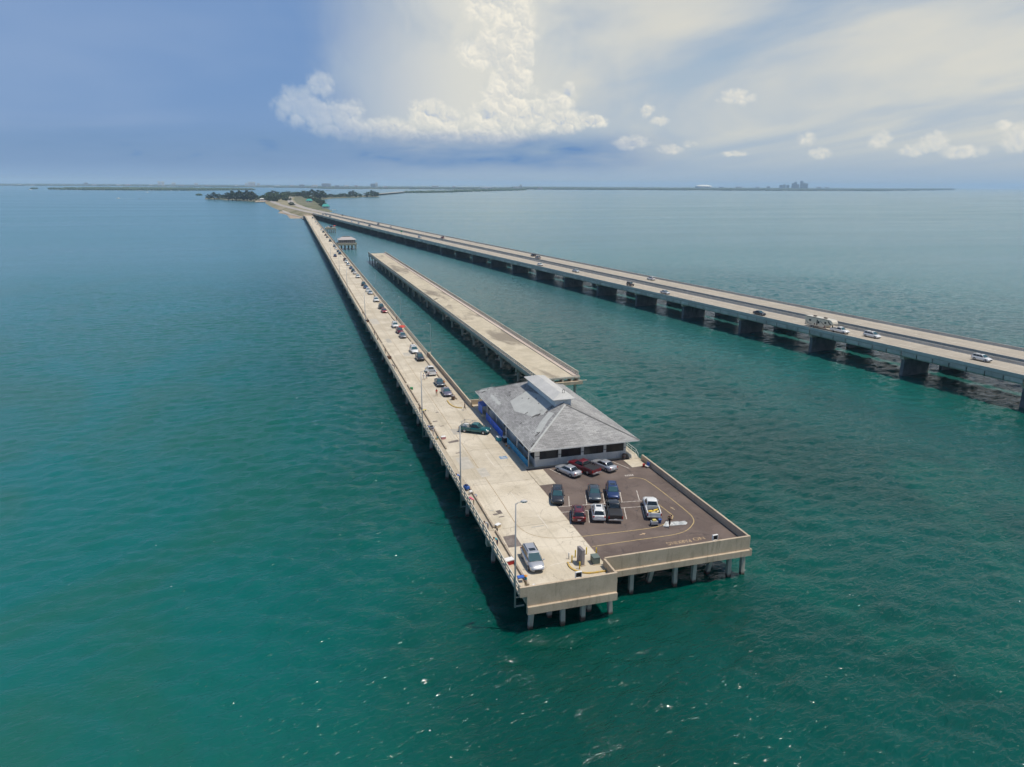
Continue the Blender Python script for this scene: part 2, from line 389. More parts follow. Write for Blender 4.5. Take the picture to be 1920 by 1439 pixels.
# ------------------------------------------------------------------ shared materials
def _deck(k, b):
    p = pos(k); n = k.noise(p, .16, 5, .62, .4)
    c = k.mix(k.step(n, .34, .66), (.50, .435, .325), (.625, .555, .435))
    tr = k.noise(k.v('MULTIPLY', p, (1.1, .012, 0)), 1.0, 3, .6, .15)          # tyre-worn lanes along the deck
    c = k.mix(k.m('MULTIPLY', k.step(tr, .52, .70), .45), c, (.36, .31, .225))
    sp = k.noise(p, .75, 5, .68, .5); c = k.mix(k.m('MULTIPLY', k.step(sp, .60, .72), .6), c, (.30, .255, .19))
    oil = k.noise(k.v('ADD', p, (11, 5, 0)), .38, 4, .7, .8); c = k.mix(k.m('MULTIPLY', k.step(oil, .66, .74), .6), c, (.20, .165, .125))
    cr = k.voro(k.v('ADD', p, k.v('MULTIPLY', k.xyz(k.noise(p, .5, 3), k.noise(k.v('ADD', p, (9, 9, 0)), .5, 3), 0.0), (3, 3, 0))), .13, 'DISTANCE_TO_EDGE')
    c = k.mix(k.m('MULTIPLY', k.step(cr, .010, .0), .5), c, (.22, .18, .13))
    f = k.noise(p, 6.0, 3, .7); c = k.mix(.22, c, k.mix(f, (0, 0, 0), (1, 1, 1)), 'OVERLAY')
    hs = k.n('ShaderNodeHueSaturation'); k.put(hs.inputs['Value'], k.lin(k.n('ShaderNodeObjectInfo').outputs['Random'], 0, 1, .93, 1.06)); k.put(hs.inputs['Color'], c); k.L.new(hs.outputs[0], b.inputs['Base Color'])
M_deck = mat('pier_concrete', (.5, .45, .35), .85, fn=_deck)
M_walk = mat('sidewalk_concrete', (.45, .4, .32), .85, fn=weather((.43, .365, .27), (.52, .45, .34), .5, (.30, .25, .19), 1.2, .2, rnd=.06, bump=.2))
M_conc = mat('wall_concrete', (.36, .34, .28), .85, fn=weather((.47, .375, .265), (.56, .455, .33), .4, (.27, .215, .15), 2.0, .2, streak=True, rnd=.05, bump=.25))
M_rail = mat('rail_concrete', (.55, .5, .42), .8, fn=weather((.50, .45, .36), (.62, .56, .46), .6, (.32, .29, .24), 2.5, .2, streak=True, rnd=.07))
M_pile = mat('pile_concrete', (.45, .42, .36), .85, fn=weather((.46, .43, .37), (.54, .50, .43), .8, (.24, .19, .15), 2.0, .2, streak=True, rnd=.1))
def _pile_wet(k, b):
    p = pos(k); z = k.sep(p)[2]
    n = k.noise(p, 1.6, 4, .6)
    c = k.mix(k.step(k.noise(k.v('MULTIPLY', p, (1, 1, .15)), 2.2, 4, .6), .45, .7), (.50, .46, .38), (.36, .32, .26))
    w = k.step(k.m('ADD', z, k.m('MULTIPLY', n, .7)), 1.05, .55)
    k.L.new(k.mix(w, c, (.10, .055, .04)), b.inputs['Base Color'])
M_pilew = mat('tidal_pile', (.45, .42, .36), .8, fn=_pile_wet)
M_joint = mat('dark_sealant', (.20, .15, .10), .9, fn=weather((.20, .15, .10), (.30, .24, .16), .7, fine=.2, rnd=0))
M_dark = mat('kerb_stained', (.34, .28, .21), .9, fn=weather((.33, .27, .20), (.42, .35, .27), .6, (.16, .12, .09), 1.5, .2))
def _asph(k, b):
    p = pos(k)
    n = k.noise(p, .16, 5, .6, .5); f = k.noise(p, 9.0, 3, .7)
    c = k.mix(k.step(n, .35, .68), (.112, .083, .070), (.165, .126, .106))
    st = k.noise(k.v('ADD', k.v('MULTIPLY', p, (1, .35, 1)), (31, 7, 0)), .42, 5, .65, .9)
    c = k.mix(k.m('MULTIPLY', k.step(st, .60, .74), .75), c, (.055, .045, .043))
    c = k.mix(k.m('MULTIPLY', k.step(k.noise(p, .9, 4, .7, .6), .60, .78), .5), c, (.26, .215, .18))
    cr = k.voro(k.v('ADD', p, k.v('MULTIPLY', k.xyz(k.noise(p, .6, 3), k.noise(p, .5, 3), 0.0), (2.5, 2.5, 0))), .16, 'DISTANCE_TO_EDGE')
    c = k.mix(k.m('MULTIPLY', k.step(cr, .012, .0), .6), c, (.05, .04, .038))
    c = k.mix(.16, c, k.mix(f, (0, 0, 0), (1, 1, 1)), 'OVERLAY')
    k.L.new(c, b.inputs['Base Color'])
    bp = k.n('ShaderNodeBump'); bp.inputs['Strength'].default_value = .25; bp.inputs['Distance'].default_value = .02
    k.L.new(f, bp.inputs['Height']); k.L.new(bp.outputs[0], b.inputs['Normal'])
M_asph = mat('asphalt', (.16, .13, .11), .9, fn=_asph)
def worn(c, hole):                                        # flaking paint
    def fn(k, b):
        p = pos(k); n = k.noise(p, 3.2, 4, .7, .4)
        k.L.new(k.mix(k.step(n, .47, .66), c, hole), b.inputs['Base Color'])
    return fn
M_yel = mat('yellow_line', (.5, .36, .12), .8, fn=worn((.52, .385, .165), (.24, .18, .12)))
M_yel2 = mat('faded_line', (.4, .3, .17), .8, fn=worn((.37, .275, .165), (.50, .43, .31)))
M_white = mat('white_line', (.6, .56, .5), .8, fn=worn((.62, .57, .50), (.30, .25, .22)))
M_whit2 = mat('faint_white_line', (.7, .64, .55), .8, fn=worn((.70, .65, .56), (.55, .48, .36)))
M_steel = mat('galvanised_steel', (.42, .42, .41), .5, .55)
M_black = mat('black_rubber', (.02, .02, .022), .7)
M_yelp = mat('yellow_paint', (.72, .52, .04), .5)
M_patch = mat('dark_patch', (.17, .14, .12), .9, fn=weather((.14, .115, .10), (.22, .185, .16), 1.2, fine=.2, rnd=.15))
M_patg = mat('grey_patch', (.40, .37, .32), .9, fn=weather((.40, .37, .31), (.48, .44, .37), .8, fine=.15, rnd=.1))
def ribbon(pts, w, z):
    """flat strip along a 2-D polyline"""
    mb = MB(); L_, R_ = [], []
    for i, p in enumerate(pts):
        a = np.array(pts[max(i - 1, 0)][:2], float); b = np.array(pts[min(i + 1, len(pts) - 1)][:2], float)
        d = (b - a) / np.linalg.norm(b - a); nrm = np.array([-d[1], d[0]]) * w / 2; p_ = np.array(p[:2], float)
        L_.append(p_ + nrm); R_.append(p_ - nrm)
    zz = z if callable(z) else (lambda x, y: z)
    vs = [(q[0], q[1], zz(*q)) for pr in zip(R_, L_) for q in pr]
    mb.add(vs, [(2 * i, 2 * i + 1, 2 * i + 3, 2 * i + 2)[::-1] for i in range(len(pts) - 1)])
    return mb
def smooth_line(pts, n=4):
    out = []; P = [np.array(p, float) for p in pts]
    for i in range(len(P) - 1):
        p0, p1, p2, p3 = P[max(i - 1, 0)], P[i], P[i + 1], P[min(i + 2, len(P) - 1)]
        for j in range(n):
            t = j / n; out.append(.5 * ((2 * p1) + (p2 - p0) * t + (2 * p0 - 5 * p1 + 4 * p2 - p3) * t * t + (3 * p1 - p0 - 3 * p2 + p3) * t ** 3))
    return out + [P[-1]]

# ------------------------------------------------------------------ the fishing pier
Y0, Y1, SPAN = 72.9, 1146.0, 16.0
XL, XK, XKR, XR = 23.3, 24.85, 33.75, 35.5
pier = thing('fishing_pier', 'long sand-coloured concrete fishing pier running from the parking end to the island', 'pier')
def build_pier():
    rs = random.Random(3)
    y = Y0; ends = [Y0] + [90.0 + SPAN * i for i in range(int((Y1 - 90) / SPAN) + 1)] + [Y1]
    for i in range(len(ends) - 1):
        a, b = ends[i] + .03, ends[i + 1] - .03
        xr = 36.15 if b < 150 else XKR + .28
        MB().bbox(XK - .02, xr, a, b, DK - .55, DK, .015).obj('deck_slab', M_deck, pier)
        MB().bbox(XL, XK - .03, a, b, DK - .32, DK - .02, .015).obj('sidewalk', M_walk, pier)
        if a < 147 < b: MB().bbox(xr + .006, 36.15, a, 147.75, DK - .55, DK - .001, .01).obj('deck_slab', M_deck, pier)
        if b > 150: MB().bbox(XKR + .3, XR + .25, max(a, 147.9), b, DK - .32, DK - .02, .015).obj('sidewalk', M_walk, pier)
        # raised kerb beams, with gaps for the drains
        g0 = a + (.5 if i % 3 else 1.6); g1 = b - .5
        if i not in (2,): MB().bbox(XK - .02, XK + .24, g0, g1, DK - .02, DK + .30, .03).obj('kerb_beam', M_dark, pier)
        if a > 146: MB().bbox(XKR, XKR + .27, max(g0, 149), g1, DK - .02, DK + .30, .03).obj('kerb_beam', M_dark, pier)
        # girders and fascia
        for gx in (24.3, 27.6, 31.4, 35.0): MB().box(gx - .22, gx + .22, a + .2, b - .2, DK - 1.35, DK - .552).obj('girder', M_conc, pier)
    cap = MB().bbox(23.7, 35.7, -.5, .5, DK - 2.25, DK - 1.352, .03).mesh('pile_cap', M_conc)
    def pile_mesh(bx):
        return MB().rings([[(bx + s * .25, t * .25, -1.5) for s, t in ((-1, -1), (1, -1), (1, 1), (-1, 1))], [(s * .25, t * .25, DK - 2.251) for s, t in ((-1, -1), (1, -1), (1, 1), (-1, 1))]]).mesh('pile', M_pilew)
    pm = [pile_mesh(b_) for b_ in (-.35, 0, 0, .35)]
    for yy in ends[1:-1]:
        ob('pile_cap', cap, pier, (0, yy, 0))
        for q, px in enumerate((24.9, 28.3, 31.6, 34.9)): ob('pile', pm[q], pier, (px, yy, 0))
    # railings: posts with two rails
    post = MB().bbox(-.09, .09, -.14, .14, 0, 1.05, .02).mesh('rail_post', M_rail)
    n = 0; rest = MB()
    runs = [(XL + .12, Y0 + .6, Y1, 469.0), (XR, 198.6, Y1, 375.0)]
    for x, a, b, lim in runs:
        yy = a
        while yy < b:
            if yy < lim: ob('rail_post', post, pier, (x, yy, DK - .02)); n += 1
            else: rest.bbox(x - .09, x + .09, yy - .14, yy + .14, DK - .02, DK + 1.03, .02)
            yy += 1.9
        yy = a - .1
        while yy < b - 1:
            e = min(yy + 15.2, b)
            for z0, z1 in ((.34, .52), (.86, 1.09)):
                MB().box(x - .07, x + .07, yy + .01, e - .01, DK + z0, DK + z1).obj('rail', M_rail, pier)
            yy += 15.2
    tag(rest.obj('rail_posts', M_rail, pier), kind='stuff')
    # solid wall along the right edge beside the building
    for a, b in ((147.8, 160), (160, 172), (172, 184), (184, 198.2)):
        MB().bbox(XR - .02, XR + .30, a + .01, b - .01, DK - .6, DK + 1.15, .03).obj('parapet_wall', M_conc, pier)
    MB().bbox(XR - .3, XR + .7, 198.2, 198.8, DK - .3, DK + 1.25, .04).obj('end_post', M_rail, pier)
    # end wall towards the open water, in three casts, with a ledge below
    ya, yb = 72.55, 72.85
    for a, b in ((24.15, 28.6), (28.6, 32.3), (32.3, 35.95)):
        MB().box(a + .006, b - .006, ya, yb, 3.70, 6.30).obj('end_wall', M_conc, pier)
        MB().bbox(a + .006, b - .006, ya - .28, yb - .02, 2.65, 3.695, .06).obj('ledge', M_conc, pier)
    MB().box(23.25, 24.145, ya, yb, 5.0, 6.30).obj('end_wall', M_conc, pier)
    MB().bbox(35.66, 35.95, yb + .004, 76.30, 3.7, 6.295, .03).obj('end_wall', M_conc, pier)
    MB().box(24.2, 35.6, yb + .003, 76.2, DK - 1.5, DK - .56).obj('end_diaphragm', M_conc, pier)
    for (bx, by, tx, ty) in ((24.75, 73.5, 25.0, 73.2), (27.9, 75.2, 27.9, 74.6), (29.0, 73.05, 29.0, 73.2), (31.8, 73.4, 31.8, 73.4), (33.2, 75.0, 33.2, 74.5), (35.75, 73.5, 35.3, 73.3)):
        MB().rings([[(cx_ + s * .27, cy_ + t * .27, z) for s, t in ((-1, -1), (1, -1), (1, 1), (-1, 1))] for cx_, cy_, z in ((bx, by, -1.5), (tx, ty, 3.0))]).obj('pile', M_pilew, pier)
    # lines and patches
    ribbon(smooth_line([(28.45, Y1 - 2), (28.45, 600), (28.45, 300), (28.45, 150), (28.42, 118), (28.5, 109.5), (28.5, 99.8), (28.42, 94.1), (28.48, 90.4), (29.1, 87.9), (30.4, 86.3), (32.6, 85.2), (36.1, 84.68)]), .13, DK + .004).obj('lane_line', M_yel2, pier)
    for pl, m_ in (([(25.5, 87.7), (27.3, 87.85), (27.3, 84.4), (25.35, 84.45)], M_patch), ([(26.7, 95.9), (27.5, 96.1), (27.55, 94.8), (26.9, 94.7)], M_patch),
                   ([(26.0, 95.0), (26.8, 95.1), (26.85, 94.6), (26.1, 94.5)], M_patch), ([(26.6, 93.9), (27.5, 94.0), (27.5, 93.7), (26.65, 93.6)], M_patch),
                   ([(25.9, 96.4), (26.5, 96.4), (26.5, 96.0), (25.9, 96.0)], M_patg), ([(26.0, 127.5), (28.2, 128.3), (28.3, 127.2), (26.2, 126.6)], M_patch),
                   ([(28.0, 113.0), (29.6, 113.0), (29.6, 109.3), (28.0, 109.0)], M_patg), ([(25.6, 118.9), (27.9, 118.9), (27.9, 113.5), (25.6, 113.0)], M_patg),
                   ([(26.2, 121.4), (27.3, 121.5), (27.3, 121.1), (26.2, 121.0)], M_patch), ([(28.1, 134.6), (29.8, 134.6), (29.8, 131.2), (28.1, 131.2)], M_patg),
                   ([(25.6, 140.6), (26.6, 140.7), (26.6, 140.1), (25.6, 140.0)], M_patch), ([(26.5, 137.2), (27.3, 137.3), (27.3, 136.8), (26.5, 136.8)], M_patch),
                   ([(27.4, 146.6), (28.0, 146.6), (28.0, 146.0), (27.4, 146.0)], M_patch), ([(30.2, 89.4), (32.1, 89.5), (32.1, 89.2), (30.2, 89.1)], M_patg),
                   ([(29.0, 205), (31.5, 205), (31.5, 201), (29.0, 201)], M_patg), ([(25.4, 262), (28.2, 262), (28.2, 252), (25.4, 252)], M_patg),
                   ([(26.6, 226), (28.1, 226), (28.1, 220), (26.6, 220)], M_patg)):
        MB().sheet(pl, DK + .005 if m_ is M_patch else DK + .006).obj('repair_patch', m_, pier)
    for a, b in (((31.35, 119.6), (31.35, 113.1)), ((31.41, 119.58), (35.0, 119.2)), ((31.41, 113.1), (34.6, 112.7)), ((30.9, 101.8), (31.0, 97.6)), ((32.0, 80.3), (35.4, 80.0)), ((29.2, 78.4), (31.2, 78.7)), ((32.4, 92.9), (32.5, 88.3))):
        ribbon([a, b], .11, DK + .008).obj('stall_line', M_whit2, pier)
    # accessible-parking sign painted on the deck: white wheelchair on a blue field
    bl = mat('sign_blue', (.10, .24, .42), .8, fn=worn((.10, .24, .42), (.42, .41, .36)))
    MB().sheet([(33.3, 116.1), (34.7, 116.1), (34.7, 117.4), (33.3, 117.4)], DK + .010).obj('painted_field', bl, pier)
    g = MB(); cx_, cy_ = 34.0, 116.75
    def stroke(p, q):
        g.v, g.f  # strokes share one painted glyph
        r_ = ribbon([p, q], .1, DK + .014); g.add(r_.v, r_.f)
    arc = [(cx_ - .05 + .3 * math.cos(t), cy_ - .15 + .3 * math.sin(t)) for t in np.linspace(R(100), R(370), 10)]
    r_ = ribbon(arc, .09, DK + .014); g.add(r_.v, r_.f)
    for p, q in (((33.93, 117.05), (33.97, 116.72)), ((33.97, 116.76), (34.22, 116.76)), ((34.22, 116.76), (34.4, 116.42)), ((33.95, 116.93), (34.2, 116.93))): stroke(p, q)
    g.sheet([(33.9 + .1 * math.cos(t), 117.19 + .1 * math.sin(t)) for t in np.linspace(0, 2 * math.pi, 10)[:-1]], DK + .014)
    g.obj('wheelchair_symbol', M_whit2, pier)
    # yellow kerb arc round the utility corner
    def kerb_arc(pts):
        mb = MB(); P_ = smooth_line(pts, 3)
        for i in range(len(P_) - 1): mb.bar((*P_[i][:2], DK + .08), (*P_[i + 1][:2], DK + .08), .22, .17)
        mb.obj('yellow_kerb', mat('kerb_yellow', (.58, .38, .08), .7, fn=worn((.58, .38, .08), (.42, .33, .2))), pier)
    kerb_arc([(31.6, 78.4), (31.45, 77.2), (31.85, 76.1), (32.6, 75.4), (33.4, 75.1), (34.4, 75.05), (35.55, 75.05)])
    kerb_arc([(31.6, 154.3), (31.55, 151.6), (31.9, 149.6), (32.6, 148.3), (33.6, 147.7)])
build_pier()

# ------------------------------------------------------------------ parking platform beside it
plat = thing('parking_platform', 'brown asphalt parking platform on concrete piles beside the pier end', 'platform')
PX0, PX1, PY0, PY1 = 36.2, 57.65, 76.35, 150.0
def build_platform():
    MB().box(PX0, PX1 - .1, PY0 + .2, PY1, 4.35, DK - .012).obj('platform_slab', M_conc, plat)
    MB().sheet([(PX0 + .02, PY0 + .31), (PX1 - .32, PY0 + .31), (PX1 - .32, 110.4), (PX0 + .02, 110.4)], DK - .004).obj('asphalt_surface', M_asph, plat)
    MB().sheet([(PX0 + .02, 110.41), (PX1 - .32, 110.41), (PX1 - .32, PY1 - .32), (PX0 + .02, PY1 - .32)], DK - .004).obj('concrete_surface', M_walk, plat)
    MB().bbox(36.22, 39.05, 103.1, 109.5, DK - .002, DK + .006, .002).obj('concrete_pad', M_deck, plat)
    MB().bbox(54.2, 57.2, 105.9, 109.4, DK - .002, DK + .10, .02).obj('concrete_pad', M_deck, plat)
    # parapets and the ledge under them
    xs = np.linspace(35.97, PX1 + .05, 5)
    for a, b in zip(xs[:-1], xs[1:]):
        MB().box(a + .006, b - .006, PY0, PY0 + .3, 4.30, 6.28).obj('parapet_wall', M_conc, plat)
        MB().bbox(a + .006, b - .006, PY0 - .26, PY0 + .25, 3.40, 4.295, .06).obj('ledge', M_conc, plat)
    MB().bbox(PX1 + .06, PX1 + .30, PY0 - .26, 111.0, 3.40, 4.40, .05).obj('ledge', M_conc, plat)
    ys = np.linspace(PY0 + .305, 108.7, 8)
    for a, b in zip(ys[:-1], ys[1:]): MB().bbox(PX1 - .28, PX1 + .04, a + .006, b - .006, 4.36, 6.27, .03).obj('parapet_wall', M_conc, plat)
    MB().bbox(35.85, PX1, PY1 - .3, PY1, 3.9, 6.30, .03).obj('parapet_wall', M_conc, plat)
    MB().bbox(PX1 - .28, PX1, 116.0, PY1 - .31, 4.36, 6.28, .03).obj('parapet_wall', M_conc, plat)
    for x0, x1 in ((40.3, 40.3), (43.7, 43.9), (46.9, 46.8), (49.75, 49.75), (52.9, 52.9), (55.3, 55.2), (57.55, 57.3)):
        back = x0 in (43.7, 52.9)
        yb = 79.3 if back else 77.25
        MB().rings([[(cx_ + s * .27, yy + t * .27, z) for s, t in ((-1, -1), (1, -1), (1, 1), (-1, 1))] for cx_, yy, z in ((x0, yb, -1.5), (x1, 77.6 if back else yb, 4.349))]).obj('pile', M_pilew, plat)
    pm = MB().box(-.25, .25, -.25, .25, -1.5, 4.349).mesh('pile', M_pilew)
    for yy in range(86, 150, 9):
        for x in (37.2, 40.6, 44.0, 47.4, 50.8, 54.2, 57.3): ob('pile', pm, plat, (x, yy, 0))
    # painted lines
    Z = DK + .003
    outer = [(36.45, 81.55), (42.5, 81.6), (46.0, 81.53), (49.2, 81.6), (51.4, 82.3), (53.3, 83.9), (54.15, 85.4), (54.45, 87.6), (54.4, 94.8), (54.15, 99.5), (53.7, 101.0), (52.6, 101.7), (51.6, 101.75)]
    inner = [(36.2, 84.66), (40.3, 84.5), (45.0, 84.3), (47.6, 84.4), (49.6, 85.1), (50.75, 85.85), (51.45, 86.6), (51.7, 87.4), (51.55, 90.4), (51.4, 93.5)]
    ribbon(smooth_line(outer), .13, Z).obj('yellow_line', M_yel, plat); ribbon(smooth_line(inner), .13, Z).obj('yellow_line', M_yel, plat)
    dx = .345
    for y_, a, b in ((94.15, 36.4, 50.5), (92.2, 36.1, 49.9)): ribbon([(a, y_ + .5), (b, y_ - 1.2 * (b - a) / 14)], .13, Z).obj('stall_line', M_white, plat)
    for x in (37.95, 40.75, 43.6, 46.45, 49.3):
        yt = 94.2 - .085 * (x - 38); yb = 92.3 - .09 * (x - 38)
        ribbon([(x + .06, yt + .1), (x + .06 + 3.5 * .36, yt + 3.6)], .12, Z + .002).obj('stall_line', M_white, plat)
        ribbon([(x - .62, yb - .1), (x - .62 - 3.6 * .36, yb - 3.7)], .12, Z + .002).obj('stall_line', M_white, plat)
    for a, b in (((52.15, 109.5), (53.6, 105.7)), ((40.2, 109.3), (41.2, 106.6))): ribbon([a, b], .13, Z).obj('stall_line', M_white, plat)
    def arrow(x, y, rz, m_):
        o = MB().sheet([(-.55, -.08), (.05, -.08), (.05, .08), (-.55, .08)], 0).sheet([(.05, -.26), (.55, 0), (.05, .26)], 0).obj('direction_arrow', m_, plat, (x, y, Z + .001), rz)
    arrow(44.7, 82.95, 0.2, mat('arrow_paint', (.55, .36, .2), .8, fn=worn((.55, .38, .22), (.26, .2, .15)))); arrow(52.9, 89.3, R(100), M_yel2)
    def text(body, x, y, size, rz, m_, sx=1.0):
        cu = bpy.data.curves.new('t', 'FONT'); cu.body = body; cu.size = size; cu.align_x = 'CENTER'
        o = bpy.data.objects.new('t', cu); COL.objects.link(o)
        me = bpy.data.meshes.new_from_object(o.evaluated_get(bpy.context.evaluated_depsgraph_get())); bpy.data.objects.remove(o)
        me.materials.clear(); me.materials.append(m_)
        p = ob('painted_word', me, plat, (x, y, Z + .002), rz); p.scale = (sx, 1, 1)
    text('NO', 51.6, 79.9, 1.15, math.pi, mat('word_paint', (.5, .36, .2), .8, fn=worn((.52, .37, .2), (.24, .18, .13))), 1.0)
    text('PARKING', 48.4, 79.75, 1.15, math.pi, MATS['word_paint'], .78)
    text('EXIT', 52.15, 103.0, .9, 0.0, M_white, 1.0) if False else None
    # scuff where a word has worn away near the back of the lot
    for q in range(5): ribbon([(51.5 + q * .33, 102.6), (51.62 + q * .33, 103.2)], .16, Z + .002).obj('worn_mark', M_white, plat)
build_platform()

# ------------------------------------------------------------------ lamp posts on the outer side of the pier
def lamp_meshes():
    pole = MB().tube([(0, 0, 0), (0, 0, 4), (0, 0, 13.7)], [.125, .115, .075], 10).mesh('pole', M_steel)
    arm = MB().tube([(0, 0, 13.55), (.25, .05, 13.75), (.8, .1, 13.82)], .045, 6).mesh('arm', M_steel)
    hd = MB(); rg = []
    for x, w, z0, z1 in ((.62, .06, 13.76, 13.90), (.8, .16, 13.72, 13.95), (1.1, .20, 13.70, 13.96), (1.35, .15, 13.73, 13.92), (1.45, .05, 13.79, 13.86)):
        rg.append([(x, .1 - w, z0), (x, .1 + w, z0), (x, .1 + w * .8, z1), (x, .1 - w * .8, z1)])
    head = hd.rings(rg, True, 0, True).mesh('lamp_head', mat('lamp_grey', (.55, .55, .54), .5))
    lens = MB().box(.85, 1.3, -.03, .23, 13.665, 13.70).mesh('lens', mat('lamp_lens', (.75, .74, .68), .25))
    brk = MB().bar((0, 0, .15), (1.15, 0, .15), .14, .14).bar((0, 0, 1.35), (.6, 0, 1.35), .1, .1).mesh('bracket', M_steel)
    return pole, arm, head, lens, brk
LM = lamp_meshes()
def lamp(x, y, z, label, flip=False, h=1.0, bracket=True):
    t = thing('lamp_post', label, 'lamp post', (x, y, z), math.pi if flip else 0.0, 'lamp posts along the pier')
    t.scale = (1, 1, h) if not flip else (.42, .42, h)
    ob('pole', LM[0], t); a = ob('arm', LM[1], t); hd = ob('lamp_head', LM[2], t); ob('lens', LM[3], hd)
    if bracket: ob('bracket', LM[4], t)
def build_lamps():
    ys = [73.4, 102.5, 136.9] + [float(at(px, py, DK)[1]) for px, py in ((696.5, 612), (663, 551), (641.7, 526), (626.7, 496.7), (605.7, 457.8), (598, 436.4))]
    lab = ['tall grey lamp post at the near left corner of the pier', 'tall grey lamp post on the pier beside the blue wheelchair symbol', 'tall grey lamp post on the left of the pier by the man in red',
           'fourth lamp post from the near end on the left of the pier', 'fifth lamp post from the near end on the left of the pier', 'sixth lamp post from the near end on the left of the pier',
           'seventh lamp post from the near end on the left of the pier', 'eighth lamp post from the near end on the left of the pier', 'farthest lamp post on the left of the pier']
    for y, l in zip(ys, lab): lamp(22.9, y, 3.25, l, h=1.0)
    for y, l in ((198.5, 'thin lamp post where the solid wall meets the right railing'), (257.0, 'second thin lamp post along the right railing of the pier'), (334.5, 'third thin lamp post along the right railing of the pier')):
        lamp(36.2, y, DK + .95 if y < 200 else DK, l, True, .62, False)
build_lamps()

# ------------------------------------------------------------------ the bait house with its hipped roof
def _shingle(k, b):
    p = pos(k); o = k.n('ShaderNodeTexCoord').outputs['Object']
    n = k.noise(p, .22, 5, .6, .4)
    c = k.mix(k.step(n, .36, .66), (.275, .27, .262), (.37, .365, .35))
    c = k.mix(k.m('MULTIPLY', k.step(k.noise(k.v('ADD', p, (7, 3, 1)), .5, 4, .6, .6), .56, .70), .55), c, (.21, .205, .205))
    bt = k.n('ShaderNodeTexBrick'); bt.inputs['Scale'].default_value = 1.0; bt.inputs['Brick Width'].default_value = .9; bt.inputs['Row Height'].default_value = .30
    bt.inputs['Mortar Size'].default_value = .02; bt.inputs['Color1'].default_value = (.38, .38, .38, 1); bt.inputs['Color2'].default_value = (.62, .62, .62, 1); bt.inputs['Mortar'].default_value = (.2, .2, .2, 1)
    s = k.sep(k.n('ShaderNodeTexCoord').outputs['UV']); k.put(bt.inputs['Vector'], k.xyz(s[0], s[1], 0.0))
    c = k.mix(.85, c, bt.outputs[0], 'OVERLAY')
    c = k.mix(.14, c, k.mix(k.noise(p, 5.0, 3, .7), (0, 0, 0), (1, 1, 1)), 'OVERLAY')
    k.L.new(c, b.inputs['Base Color'])
    bp = k.n('ShaderNodeBump'); bp.inputs['Strength'].default_value = .5; bp.inputs['Distance'].default_value = .03
    k.L.new(bt.outputs['Fac'], bp.inputs['Height']); bp.invert = True; k.L.new(bp.outputs[0], b.inputs['Normal'])
M_roof = mat('grey_shingle', (.4, .4, .39), .9, fn=_shingle)
M_felt = mat('pale_roof_felt', (.44, .445, .42), .85, fn=weather((.43, .435, .41), (.48, .485, .455), .7, (.37, .37, .36), 1.5, .14, rnd=.04))
M_wall = mat('painted_wall', (.62, .62, .60), .7, fn=weather((.60, .60, .575), (.68, .68, .65), .5, (.44, .44, .42), 1.8, .12, streak=True, rnd=.03))
M_trim = mat('white_trim', (.72, .71, .67), .6, fn=weather((.70, .69, .65), (.76, .75, .71), 1.0, fine=.08))
M_mon = mat('monitor_paint', (.62, .66, .72), .6, fn=weather((.60, .63, .67), (.66, .69, .72), .8, fine=.08, rnd=.02))
M_screen = mat('dark_screen', (.012, .013, .016), .35)
M_blue = mat('blue_panel', (.02, .12, .62), .55, fn=weather((.015, .10, .60), (.03, .17, .70), 1.2, fine=.15, rnd=.2))
M_teal = mat('teal_panel', (.02, .27, .48), .55, fn=weather((.015, .23, .45), (.03, .32, .52), 1.2, fine=.15, rnd=.15))
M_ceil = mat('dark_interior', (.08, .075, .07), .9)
house = thing('bait_house', 'wide white building with hipped grey shingle roof and dark screened openings', 'building')
def uv_quad(o):
    """per-face planar UVs in metres: u along the eave, v up the slope"""
    me = o.data; uv = me.uv_layers.new(name='UVMap')
    for pl in me.polygons:
        n = pl.normal; h = Vector((0, 0, 1)).cross(n); h = Vector((1, 0, 0)) if h.length < 1e-4 else h.normalized(); s = n.cross(h)
        for li in pl.loop_indices:
            co_ = me.vertices[me.loops[li].vertex_index].co; uv.data[li].uv = (co_.dot(h), co_.dot(s))
